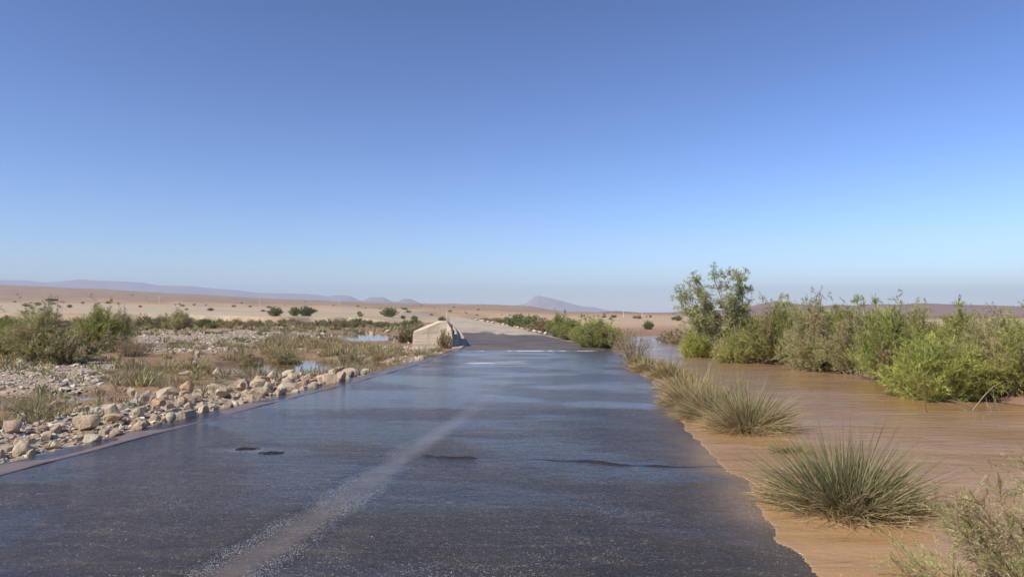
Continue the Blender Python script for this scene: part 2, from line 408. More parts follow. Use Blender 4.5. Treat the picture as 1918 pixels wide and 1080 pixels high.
GB1 = [G(a, b, -0.1) for a, b in [(-300, 738), (-300, 672), (60, 672), (150, 676), (250, 688), (290, 700), (240, 722), (120, 732)]]
GB2 = [G(a, b, -0.1) for a, b in [(250, 618), (420, 616), (600, 624), (640, 632), (560, 634), (480, 642), (430, 660), (300, 662), (260, 640)]]
GB3 = [G(a, b, -0.1) for a, b in [(620, 680), (640, 655), (740, 648), (800, 655), (830, 660), (760, 680), (700, 690)]]
GB4 = [G(a, b, -0.1) for a, b in [(-500, 612), (-500, 600), (300, 602), (780, 604), (780, 609), (300, 609)]]
def gravel_mask(x, y):
    s = XL(y)-0.42-x
    g = sstep(-0.05, 0.1, s)*sstep(3.6, 2.0, s)*sstep(30, 24, y)*sstep(0, 2, y)
    nn = fbm(x/1.6, y/1.6, 3, 81)
    for P in (GB1, GB2, GB3, GB4):
        w_ = 0.8 if P is not GB4 else 6
        g = np.maximum(g, sstep(0.5*w_, -0.5*w_, sdpoly(x, y, P)+w_*nn))
    return np.clip(g, 0, 1)

# ------------------------------------------------------------------ road
def build_road():
    ys = [-8.0]
    while ys[-1] < 460: ys.append(ys[-1]+(0.1 if ys[-1] < 3 else 0.035 if ys[-1] < 9.5 else 0.035*(ys[-1]/9.5)**1.6))
    ys = np.array(ys); nc = 170
    u = np.linspace(0, 1, nc)
    xl = XL(ys)[:, None]; xr = XR(ys)[:, None]
    X = xl+(xr-xl)*u[None, :]; Y = np.repeat(ys[:, None], nc, 1)
    Z = zroad(X, Y)
    # broken right edge: skirt going down
    X = np.c_[X, xr+0.01, xr+0.03]; Y = np.c_[Y, ys[:, None], ys[:, None]]; Z = np.c_[Z, Z[:, -1:]-0.02, Z[:, -1:]-0.3]
    x, y, z = X.ravel(), Y.ravel(), Z.ravel()
    us = (x-np.interp(y, LE[:, 0], LE[:, 1]))/7.0
    nn = fbm(x*0.45, y*0.10, 5, 91)
    # wet mud between ford lip and the dry silt; boundary runs diagonally
    by = 56+4*us+18*nn+4*fbm(x*1.5, y*0.25, 4, 99)
    dry = sstep(FORD-0.3, FORD, y)+sstep(-1.5, 2.0, y-by)
    trk = np.exp(-((us-0.33-0.012*(y-48))/0.02)**2)*sstep(60, 50, y)*sstep(44, 47, y)
    dry = dry-0.8*trk*(dry > 1.2)
    edge = sstep(0.86, 0.95, us)*sstep(36, 40, y); dry = np.where(y > 34, np.maximum(dry, 1+edge*sstep(-0.1, 0.3, nn+0.2)), dry)
    s = seam(x, y)
    silt = 1.0*np.exp(-((s+0.03*fbm(y*2, x, 3, 93))/(0.125+0.05*fbm(y*1.1, x*0, 3, 94)))**4)*sstep(30, 20, y)
    silt = np.maximum(silt, 0.28*sstep(0.1, 0.5, fbm(x*0.5, y*0.22, 5, 92)))
    silt = np.maximum(silt, 0.6*sstep(0.5, 0.1, np.abs(us-0.53))*sstep(0, 0.5, fbm(x*2.2, y*0.3, 3, 95))*sstep(7.5, 5, y))
    cr = y-crackY(x); crk = np.clip(1.3*np.exp(-(cr/0.11)**2), 0, 1)*(x > -1.3)*(x < 2.6)
    m = mesh('road', np.c_[x, y, z], grid_faces(len(ys), nc+2), True, {'dry': np.clip(dry, 0, 2), 'silt': np.clip(silt, 0, 1), 'crack': crk})
    tag(link('road', m, M_ROAD), kind='structure')
    # kerb strip on the left
    k = 14; prof = np.array([(0.0, -0.05), (-0.004, 0.002), (-0.02, 0.006), (-0.1, 0.004), (-0.2, 0.0), (-0.3, -0.003), (-0.46, -0.006), (-0.54, -0.02), (-0.6, -0.14)])
    yk = ys[(ys > -8) & (ys < 200)][::2]
    X = XL(yk)[:, None]+prof[None, :, 0]+0.12*fbm(yk*1.3, yk*0, 4, 96)[:, None]*np.array([0, 0, 0, 0, 0, .5, 1, 1, 1])[None]
    Z = prof[None, :, 1]+0*X+0.014*fbm(X*2, np.repeat(yk[:, None], len(prof), 1)*1.5, 3, 97)+(0.07*sstep(33, 35, yk))[:, None]
    Y = np.repeat(yk[:, None], len(prof), 1)
    d = sstep(33.0, 35.5, Y.ravel())*2
    m = mesh('kerb', np.c_[X.ravel(), Y.ravel(), Z.ravel()], grid_faces(len(yk), len(prof)), True, {'dry': d})
    tag(link('kerb', m, M_KERB), kind='structure')

def build_water():
    rs = [1.6]
    while rs[-1] < 64: rs.append(rs[-1]*1.0052)
    rs = np.array(rs); an = np.radians(np.linspace(-54, 62, 760))
    R, A = np.meshgrid(rs, an, indexing='ij'); sh = R.shape
    x = (R*np.sin(A)).ravel(); y = (R*np.cos(A)).ravel()
    xl = XL(y); xr = XR(y)
    onroad = (x < xr)
    zb = np.where(onroad, zroad(x, y), -9.0); zb = np.where(x < xl, -0.004, zb)
    g = np.zeros_like(x)
    for i in range(0, len(x), 100000): g[i:i+100000] = H(x[i:i+100000], y[i:i+100000])
    zb = np.where(onroad, zb, g)
    dep = 0.0-zb
    z = np.zeros_like(x)+0.0012*fbm(x*0.8, y*2, 3, 5)
    s = seam(x, y)
    foam_reflection = 0.42*(np.exp(-((s-0.22)/0.09)**2)+np.exp(-((s+0.21)/0.09)**2))*sstep(12.5, 8, y)*sstep(-0.25, 0.3, fbm(x*2.0, y*1.2, 3, 15))
    foam_reflection += 0.10*sstep(9.5, 5, y)*sstep(0.0, 0.5, fbm(x*1.3, y*1.1, 4, 19))+0.01
    foam_reflection += 1.7*np.exp(-((y-FORD+0.6+0.02*x)/0.5)**2)*sstep(-0.35, 0.15, fbm(x*1.2, y*0, 3, 14))+1.35*np.exp(-((y-24.8)/1.3)**2)*sstep(-0.1, 0.3, fbm(x*0.9, y*2.2, 3, 16))*sstep(3.4, 1.8, x)  # froth at the ford lip; the ripple band is sky reflection painted white
    cr = y-crackY(x); foam_reflection += 0.2*np.exp(-((cr+0.06)/0.05)**2)*(x > -1.1)*(x < 0.6)*sstep(-0.1, 0.3, fbm(x*4, y*4, 2, 17))
    for (ax, ay, ar) in ((-3.35, 8.95, 0.2),): foam_reflection += 0.6*np.exp(-(((x-ax)/0.3)**2+((y-ay)/0.14)**2))
    foam_reflection = np.where((x < xr) & (x > xl), foam_reflection, 0.02)
    chop = np.where(x < xr, 1.0-0.75*np.exp(-(s/0.16)**2)*sstep(14, 9, y), 0.8)
    chop = chop*(0.35+1.2*sstep(-0.25, 0.25, fbm(x*0.6+y*0.3, y*0.9, 5, 18)))*(1+0.4*(x > xr))
    chop = chop*np.where((x < xr) & (y > 12.85), 0.55+0.45*sstep(19, 24, y), 1.0)
    swell = np.where(x < xr, 0.28, 1.0)
    Fc = grid_faces(*sh)
    keep = ((x > xl-0.5) & ~((y > FORD+0.1) & (x < xr-0.4)) & (dep > -0.08))
    kf = keep[Fc].any(1)
    V = np.c_[x, y, z]
    V, Fc, dep, foam_reflection, chop, swell = used_only(V, Fc[kf], dep, foam_reflection, chop, swell)
    m = mesh('flood_water', V, Fc, True, {'depth': np.clip(dep, 0, 1), 'foam_reflection': foam_reflection, 'chop': chop, 'swell': swell})
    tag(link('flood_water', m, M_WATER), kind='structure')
    V = []; Fq = []
    for P in POOLS:
        P = np.array(P); c = P.mean(0); a = P.min(0)-3; b = P.max(0)+3
        # clip at the road side
        n = 60; xs = np.linspace(a[0], b[0], n); y2 = np.linspace(a[1], b[1], n)
        XX, YY = np.meshgrid(xs, y2); f = grid_faces(n, n); xf = XX.ravel(); yf = YY.ravel()
        ok = (sdpoly(xf, yf, [tuple(p) for p in P]) < 1.3) & (xf < XL(yf)-0.5)
        f = f[ok[f].all(1)]
        v, f = used_only(np.c_[xf, yf, np.full(len(xf), ZL)], f)
        nm = 'pool_water'
        tag(link(nm, mesh(nm, v, f, True), M_POOL), kind='structure')

def build_hill(name, prof, D, depth, c0, c1, seed, rough=1.0):
    prof = np.array(prof, float); pxs = np.arange(prof[0, 0], prof[-1, 0], 3.0 if len(prof) < 60 else 2)
    hp = (HY-np.interp(pxs, prof[:, 0], prof[:, 1]))/F*D+CAMH
    nr = 34; t = np.linspace(-1, 1, nr)
    X = np.zeros((nr, len(pxs))); Y = X.copy(); Z = X.copy()
    for i, tt in enumerate(t):
        Yv = D+depth*tt
        X[i] = (pxs-CX)/F*Yv; Y[i] = Yv
        w_ = (1-abs(tt))**0.85
        rid = 1-np.abs(fbm(X[i]/(depth*0.35), Y[i]/(depth*0.35), 5, seed))
        Z[i] = hp*w_*(1-rough*(1-w_)*0.9*(1-rid)*2)-8*(abs(tt) > .97)
        if i == nr//2: pass
    m = mesh(name, np.c_[X.ravel(), Y.ravel(), Z.ravel()], grid_faces(nr, len(pxs)), True)
    tag(link(name, m, mat_hill(name, c0, c1)), kind='structure')

build_ground(); build_road(); build_water()
build_hill('mountain_range', [(-1400, 560), (-900, 540), (-400, 526), (-150, 524), (0, 522), (45, 523), (85, 526), (120, 523), (155, 521), (200, 524), (262, 527), (300, 532), (350, 534), (400, 538), (450, 543), (480, 547), (540, 548), (592, 550), (614, 554), (632, 551), (655, 553), (675, 562), (682, 561), (692, 556), (718, 555), (736, 564), (745, 564), (757, 558), (770, 559), (790, 568), (840, 580), (900, 590)], 9000, 1500, (0.24, 0.13, 0.14), (0.3, 0.18, 0.17), 3)
build_hill('mountain_peak', [(900, 590), (940, 575), (985, 568), (1000, 554), (1010, 552), (1030, 557), (1060, 565), (1090, 573), (1110, 574), (1130, 579), (1160, 584), (1230, 590)], 8500, 900, (0.3, 0.18, 0.17), (0.38, 0.25, 0.22), 5)
build_hill('hills', [(1080, 588), (1110, 584.5), (1155, 582), (1200, 585), (1250, 585), (1290, 582), (1350, 580), (1400, 574), (1425, 568), (1450, 563.5), (1480, 566), (1510, 571), (1535, 573), (1560, 570), (1600, 571), (1640, 568), (1690, 569), (1720, 566.5), (1750, 568), (1800, 570), (1860, 571), (1918, 573), (2200, 576), (2800, 570), (3600, 590)], 2300, 500, (0.18, 0.10, 0.07), (0.25, 0.145, 0.10), 7)

# ------------------------------------------------------------------ stones
def ico(sub):
    t = (1+5**.5)/2
    V = [(-1, t, 0), (1, t, 0), (-1, -t, 0), (1, -t, 0), (0, -1, t), (0, 1, t), (0, -1, -t), (0, 1, -t), (t, 0, -1), (t, 0, 1), (-t, 0, -1), (-t, 0, 1)]
    Fc = [(0, 11, 5), (0, 5, 1), (0, 1, 7), (0, 7, 10), (0, 10, 11), (1, 5, 9), (5, 11, 4), (11, 10, 2), (10, 7, 6), (7, 1, 8), (3, 9, 4), (3, 4, 2), (3, 2, 6), (3, 6, 8), (3, 8, 9), (4, 9, 5), (2, 4, 11), (6, 2, 10), (8, 6, 7), (9, 8, 1)]
    V = [np.array(v)/np.linalg.norm(v) for v in V]
    for _ in range(sub):
        mid = {}; nf = []
        def g(a, b):
            k = (min(a, b), max(a, b))
            if k not in mid:
                v = V[a]+V[b]; V.append(v/np.linalg.norm(v)); mid[k] = len(V)-1
            return mid[k]
        for a, b, c in Fc:
            ab, bc, ca = g(a, b), g(b, c), g(c, a); nf += [(a, ab, ca), (b, bc, ab), (c, ca, bc), (ab, bc, ca)]
        Fc = nf
    return np.array(V), np.array(Fc)
def rock_mesh(seed, sub=3, flat=0.6):
    rg = np.random.default_rng(seed); V, Fc = ico(sub)
    P = V.copy()
    for _ in range(11):                      # chop with planes: angular faces
        n = rg.normal(size=3); n /= np.linalg.norm(n); d = rg.uniform(0.45, 0.8)
        e = P@n-d; P = P-np.where(e > 0, e*0.98, 0)[:, None]*n
    P += V*(0.035*fbm(V[:, 0]*3+seed, V[:, 1]*3+V[:, 2]*2, 3, seed))[:, None]
    P *= np.array([1, rg.uniform(0.65, 0.9), flat*rg.uniform(0.8, 1.2)])
    P /= np.abs(P).max()
    return mesh('rock', P, Fc, False)
ROCKS = [rock_mesh(s, 3, f) for s, f in zip(range(12), [.75, .5, .6, .8, .45, .65, .55, .85, .6, .4, .7, .6])]
for r_ in ROCKS: r_.materials.append(M_ROCK)
def put_rock(x, y, size, h=None, i=None, label=None, group=None, name='rock', sink=0.25, rz=None):
    i = random.randrange(len(ROCKS)) if i is None else i
    o = bpy.data.objects.new(name, ROCKS[i]); COL.objects.link(o)
    h = size*0.55 if h is None else h
    mz = max(v.co.z for v in ROCKS[i].vertices)
    o.scale = (size/2, size/2, h/(2*mz)/(1-sink*0.5)); o.rotation_euler = (random.uniform(-.2, .2), random.uniform(-.2, .2), random.uniform(0, 6.28) if rz is None else rz)
    o.location = (x, y, Hs(x, y)+h*0.5*(1-sink))
    tag(o, label, 'boulder' if size > 0.25 else 'stone', group); return o

HERO = [ # px, base py, w, h px, label
 (20, 822, 44, 28, 'smooth rounded tan boulder at the left picture edge above the kerb'),
 (157, 812, 56, 32, 'large flat topped sandstone boulder leaning over the kerb, widest in the rubble'),
 (44, 842, 34, 24, 'pinkish rounded boulder near the kerb in front of the smooth tan one'),
 (212, 800, 38, 20, 'cream wedge shaped stone just right of the large flat topped boulder'),
 (12, 850, 26, 18, 'dusty brown boulder cut by the left picture edge, nearest the kerb'),
 (90, 826, 26, 18, 'grey brown cobble in the rubble right of the pinkish boulder'),
 (153, 826, 18, 14, 'small round pale cobble touching the kerb below the large flat topped boulder'),
 (100, 838, 22, 14, 'squat cream cobble in the muddy gap beside the kerb'),
 (345, 741, 32, 28, 'tall blocky tan boulder on the crest of the rubble before the muddy channel'),
 (305, 747, 52, 20, 'broad cream slab on the rubble crest left of the tall blocky boulder'),
 (371, 757, 22, 18, 'pale square cut stone right of and below the tall blocky boulder'),
 (507, 720, 26, 22, 'egg shaped tan boulder standing highest at the pool bank'),
 (483, 738, 30, 26, 'tilted pinkish tan boulder leaning left of the egg shaped one'),
 (535, 737, 34, 18, 'cream flat faced boulder against the kerb right of the egg shaped one'),
 (448, 730, 24, 16, 'low tan stone beside the driftwood on the pool bank'),
 (404, 702, 20, 20, 'pointed upright cream stone at the left end of the pool'),
 (345, 700, 26, 8, 'long flat pale stone lying on the mud left of the pointed stone'),
 (100, 768, 50, 18, 'long orange brown boulder on the rubble crest beside dry grass'),
 (244, 741, 18, 16, 'ochre rounded stone on the rubble crest at the channel edge'),
 (262, 750, 15, 18, 'dark grey upright stone beside the broad cream slab'),
 (140, 762, 26, 12, 'low buff stone between the orange brown boulder and the channel'),
 (655, 704, 34, 15, 'flat stepped limestone rock at the near bank of the pool'),
 (685, 700, 16, 10, 'small cream rock right of the flat stepped limestone'),
 (600, 712, 24, 10, 'low pale stone on the kerb verge below the pool reflections'),
 (368, 668, 12, 14, 'lone round cream boulder on the mud flat behind the pool'),
 (465, 668, 16, 8, 'cream stone at the muddy shore left end of the pool'),
 (696, 622, 10, 6, 'white rock at the far pool, left one of the pair'),
 (726, 622, 11, 7, 'white rock at the far pool, right one of the pair'),
 (525, 617, 14, 6, 'pale humped rock at the foot of the far shrub band'),
 (266, 862-12, 24, 14, 'muddy brown stone half sunk beside the wet kerb'),
 (1302, 772, 14, 5, 'little pale stone at the broken asphalt edge before the rush clumps'),
 (1320, 775, 12, 4, 'flat tan stone in the shallow water under the rush clump')]
placed = []
for k_, (px, py, wp, hp, lb) in enumerate(HERO):
    if py == 850 and px == 266: px, py = 170, 822
    x, y = G(px, py, -0.06 if px < 1000 else -0.02); s = wp/F*y; h = hp/F*y
    o = put_rock(x, y+s*0.3, s, h, [1, 1, 3, 5, 0, 2, 6, 4, 7, 4, 3, 7, 5, 2, 6, 7, 9, 4, 0, 3, 8, 9, 2, 4, 0, 5, 1, 6, 9, 2, 8, 1][k_], lb, 'large stones and boulders of the river bed', 'boulder' if s > 0.25 else 'rock', 0.12 if px < 1000 else 0.5, rz=0.2*math.sin(k_*2.3))
    if px > 1000: o.location.z = 0.01
    placed.append((x, y+s*0.3, s/2))
# rubble band: 268 smaller ones
cnt = 0; tries = 0
while cnt < 262 and tries < 30000:
    tries += 1
    y = 5.5*math.exp(random.random()*math.log(27/5.5)); s_ = abs(random.gauss(0, 1.0))*1.1+0.06
    if s_ > 2.8: continue
    x = float(XL(y))-0.42-s_
    if x/y < -0.76: continue
    if min(sdpoly(np.array([x]), np.array([y]), P)[0] for P in POOLS) < 0.1: continue
    if y > 19 and random.random() < 0.6: continue
    s = min(0.42, max(0.07, random.lognormvariate(math.log(0.155), 0.55)))*(0.85+0.012*y)
    if any((x-a)**2+(y-b)**2 < (0.78*(s/2+r))**2 for a, b, r in placed): continue
    placed.append((x, y, s/2)); cnt += 1
    if s > 0.2: lb = 'mid sized weathered limestone block in the heaped rubble beside the wet kerb'
    elif s_ < 0.5: lb = 'small angular cobble lying hard against the outer edge of the kerb'
    elif y < 12: lb = 'small angular cobble in the near part of the roadside rubble heap'
    else: lb = 'small angular cobble in the far part of the roadside rubble heap'
    put_rock(x, y, s, s*random.uniform(0.35, 0.8), None, lb, 'cobbles in the roadside rubble: '+lb.split(' in ')[-1].split(' lying ')[-1], 'rock', random.uniform(.2, .75))

# pale marker stones along the far right road edge
for i in range(34):
    y = 58*math.exp(i/33*math.log(190/58)); x = float(XR(y))-random.uniform(0.0, 0.4); s = random.uniform(0.35, 0.6)*(1+0.006*(y-58))
    o = put_rock(x, y, s, s*0.5, None, 'whitewashed looking pale stone in the row edging the dry road on the right', 'pale stones edging the dry road', 'rock', 0.1)
    o.location.z = 0.03+s*0.2

def build_gravel():
    base, bf = ico(0); base1, bf1 = ico(1)
    VV = []; FF = []; CC = []; off = 0
    pal = np.array([(0.5, 0.42, 0.31), (0.4, 0.31, 0.23), (0.56, 0.49, 0.39), (0.33, 0.28, 0.24), (0.42, 0.33, 0.27), (0.22, 0.2, 0.18), (0.6, 0.54, 0.44)])
    n = 90000
    r = 5.0*np.exp(RNG.random(n)*np.log(75/5.0)); a = np.radians(RNG.uniform(-42, 2, n))
    x = r*np.sin(a); y = r*np.cos(a)
    g = gravel_mask(x, y); dens = np.where(y < 28, g*0.36+0.04, g*0.5+0.04)*(0.35+0.9*sstep(-0.4, 0.4, fbm(x/0.9, y/1.4, 3, 88)))
    dp = np.full(n, 1e9)
    for P in POOLS: dp = np.minimum(dp, sdpoly(x, y, P))
    ok = (RNG.random(n) < dens) & (x < XL(y)-0.46) & (dp > 0.15)
    x, y = x[ok], y[ok]; g = g[ok]
    z = H(x, y); n = len(x)
    s = np.exp(RNG.normal(np.log(0.021), 0.5, n))*(1+0.035*y); s = np.minimum(s, 0.13)
    for lod, (B, Fb) in enumerate(((base1, bf1), (base, bf))):
        m_ = (y < 12) if lod == 0 else (y >= 12)
        xs, ys, zs, ss = x[m_], y[m_], z[m_], s[m_]; k = len(xs)
        if not k: continue
        jit = 1+0.3*RNG.normal(size=(k, len(B), 1))
        th = RNG.uniform(0, 6.28, k); sq = np.c_[RNG.uniform(0.8, 1.3, k), RNG.uniform(0.6, 1, k), RNG.uniform(0.35, 0.7, k)]
        P = B[None]*jit*sq[:, None, :]*ss[:, None, None]
        c_, s_ = np.cos(th)[:, None], np.sin(th)[:, None]
        Q = np.stack([P[..., 0]*c_-P[..., 1]*s_+xs[:, None], P[..., 0]*s_+P[..., 1]*c_+ys[:, None], P[..., 2]+(zs+ss*0.25)[:, None]], -1)
        col = pal[RNG.integers(0, len(pal), k)]*RNG.uniform(0.8, 1.12, k)[:, None]
        VV.append(Q.reshape(-1, 3)); FF.append((Fb[None]+np.arange(k)[:, None, None]*len(B)).reshape(-1, 3)+off)
        CC.append(np.repeat(col, len(B), 0)); off += k*len(B)
    m = mesh('gravel', np.concatenate(VV), np.concatenate(FF), False, {'tint': np.concatenate(CC)})
    tag(link('gravel', m, M_GRAVEL), 'loose pale gravel and pebbles strewn over the muddy river bed left of the road', 'gravel', kind='stuff')
build_gravel()

# ------------------------------------------------------------------ vegetation builders
def tubes(lines, sides=4):
    """lines: list of (pts Nx3, radii N)"""
    VV = []; FF = []; off = 0; ang = np.arange(sides)/sides*2*np.pi
    for P, R in lines:
        P = np.asarray(P); n = len(P); T = np.gradient(P, axis=0); T /= np.linalg.norm(T, axis=1)[:, None]+1e-9
        U = np.cross(T, (0.31, 0.2, 0.93)); U /= np.linalg.norm(U, axis=1)[:, None]+1e-9; W = np.cross(T, U)
        ring = P[:, None]+(U[:, None]*np.cos(ang)[None, :, None]+W[:, None]*np.sin(ang)[None, :, None])*np.asarray(R)[:, None, None]
        VV.append(ring.reshape(-1, 3)); FF.append(grid_faces(n, sides, True)+off); off += n*sides
    return np.concatenate(VV), np.concatenate(FF)
def sprigs(P, D, L, W, C, rg):
    """diamond leaves: base P, direction D, length L, width W"""
    n = len(P); D = D/(np.linalg.norm(D, axis=1)[:, None]+1e-9)
    S = np.cross(D, rg.normal(size=(n, 3))); S /= np.linalg.norm(S, axis=1)[:, None]+1e-9
    L = L[:, None]; W = W[:, None]
    V = np.stack([P, P+D*L*0.5+S*W, P+D*L, P+D*L*0.5-S*W], 1).reshape(-1, 3)
    return V, np.arange(n*4).reshape(-1, 4), np.repeat(C, 4, 0)
def bend(p0, d0, length, n, rg, curl=0.25, up=0.0):
    P = [np.array(p0, float)]; d = np.array(d0, float); d /= np.linalg.norm(d)
    for _ in range(n):
        d = d+rg.normal(size=3)*curl/n*1.6+np.array([0, 0, up])/n; d /= np.linalg.norm(d); P.append(P[-1]+d*length/n)
    return np.array(P)
BUSHES = {}
def bush_proto(key, seed, height, radius, stems, twigs, leaves, leafL, leafW, green, dry=0.1, barkc=(0.2, 0.16, 0.12), lean=(0, 0), spike=0, open_=0.0, basew=0.3):
    rg = np.random.default_rng(seed); lines = []; LP = []; LD = []; LC = []
    green = np.array(green); straw = np.array((0.46, 0.36, 0.2))
    for i in range(stems):
        a = rg.uniform(0, 2*np.pi); rr = rg.random()**0.6
        spk = i < spike
        tgt = np.array([np.cos(a)*rr*radius+lean[0]*height, np.sin(a)*rr*radius+lean[1]*height, height*(1.0-0.55*rr**2)*rg.uniform(0.62, 1.0)])
        if spk: tgt = np.array([rg.uniform(-.45, .45)*radius+lean[0]*height, rg.uniform(-.3, .3)*radius, height*rg.uniform(1.08, 1.25)])
        b = np.array([np.cos(a)*rr*radius*basew, np.sin(a)*rr*radius*basew, -0.05])
        d = tgt-b; Ls = np.linalg.norm(d)
        P = bend(b, d/Ls+np.array([0, 0, 0.25]), Ls, 7, rg, 0.35, -0.35)
        P += (tgt-P[-1])[None]*(np.linspace(0, 1, 8)[:, None]**1.3)
        r0 = 0.008+0.008*height*rg.random(); lines.append((P, np.linspace(r0, 0.003, 8)))
        clump = rg.uniform(0.72, 1.25); isdry = rg.random() < dry
        t0 = 0.55 if open_ and not spk else 0.12
        nt_ = twigs if not spk else int(twigs*0.8)
        for j in range(nt_):
            t = t0+(1-t0)*rg.random()**0.8; q = P[0]*0
            f = t*7; k = min(int(f), 6); q = P[k]*(1-(f-k))+P[k+1]*(f-k)
            dd = (P[k+1]-P[k]); dd = dd/np.linalg.norm(dd)+rg.normal(size=3)*0.75+np.array([0, 0, 0.25])
            tl = height*rg.uniform(0.07, 0.2)*(0.6 if spk else 1)
            T = bend(q, dd, tl, 3, rg, 0.5, 0.1 if rg.random() < 0.6 else -0.5)
            if j % 3 == 0: lines.append((T, np.linspace(0.003, 0.0012, 4)))
            m = leaves; ft = rg.random(m)**0.8*3; kk = np.minimum(ft.astype(int), 2); fr = (ft-kk)[:, None]
            pp = T[kk]*(1-fr)+T[kk+1]*fr; dv = (T[kk+1]-T[kk]); dv = dv/np.linalg.norm(dv, axis=1)[:, None]
            LP.append(pp); LD.append(dv+rg.normal(size=(m, 3))*0.38+np.array([0, 0, 0.22]))
            base = (straw if isdry or rg.random() < dry*0.4 else green)*clump*rg.uniform(0.8, 1.2)
            LC.append(base[None]*(1+0.2*rg.normal(size=(m, 1)))*np.array([1, 1, 1])[None]+np.array([0.02, 0.015, 0])[None]*rg.random((m, 1)))
    V, Fc = tubes(lines); bm_ = mesh('branches', V, Fc, True, {'tint': np.tile(np.array(barkc), (len(V), 1))*RNG.uniform(0.9, 1.1)})
    bm_.materials.append(M_BARK)
    LP = np.concatenate(LP); LD = np.concatenate(LD); LC = np.clip(np.concatenate(LC), 0.01, 0.9)
    n = len(LP)
    V, Fc, C = sprigs(LP, LD, leafL*rg.uniform(0.6, 1.4, n), leafW*rg.uniform(0.6, 1.3, n), LC, rg)
    lm = mesh('foliage', V, Fc, False, {'tint': C}); lm.materials.append(M_LEAF)
    BUSHES[key] = (bm_, lm, height)
def put_bush(key, x, y, h, label, cat='shrub', group=None, name='tamarisk_shrub', wide=1.0, rz=None, z=None):
    bm_, lm, H0 = BUSHES[key]; s = h/H0
    o = empty(name, (x, y, (Hs(x, y) if z is None else z)-0.02), random.uniform(0, 6.28) if rz is None else rz, (s*wide, s*wide, s))
    tag(o, label, cat, group)
    link('branches', bm_, None, o); link('foliage', lm, None, o)
    return o
G1 = (0.35, 0.38, 0.11); G2 = (0.43, 0.46, 0.12); G3 = (0.39, 0.38, 0.17); G4 = (0.21, 0.25, 0.10)
bush_proto('a', 1, 2.2, 1.6, 95, 30, 20, 0.13, 0.0068, G1, 0.08, spike=3)
bush_proto('b', 2, 2.2, 1.65, 100, 32, 20, 0.13, 0.0068, G2, 0.03, spike=2)
bush_proto('c', 3, 2.4, 1.55, 82, 28, 19, 0.13, 0.0065, G3, 0.22, barkc=(0.3, 0.26, 0.22), spike=5)
bush_proto('d', 4, 2.3, 1.6, 92, 30, 20, 0.13, 0.0068, (0.36, 0.37, 0.12), 0.12, spike=4)
bush_proto('low', 5, 0.9, 0.75, 40, 14, 12, 0.09, 0.009, (0.27, 0.27, 0.12), 0.25, spike=2)
bush_proto('far', 6, 2.0, 1.8, 60, 16, 12, 0.17, 0.02, G4, 0.06)
bush_proto('olive', 7, 1.0, 0.8, 36, 14, 10, 0.10, 0.011, (0.31, 0.27, 0.14), 0.4)
bush_proto('dead', 8, 0.9, 0.7, 46, 12, 5, 0.06, 0.005, (0.3, 0.26, 0.18), 0.8, barkc=(0.24, 0.19, 0.14))

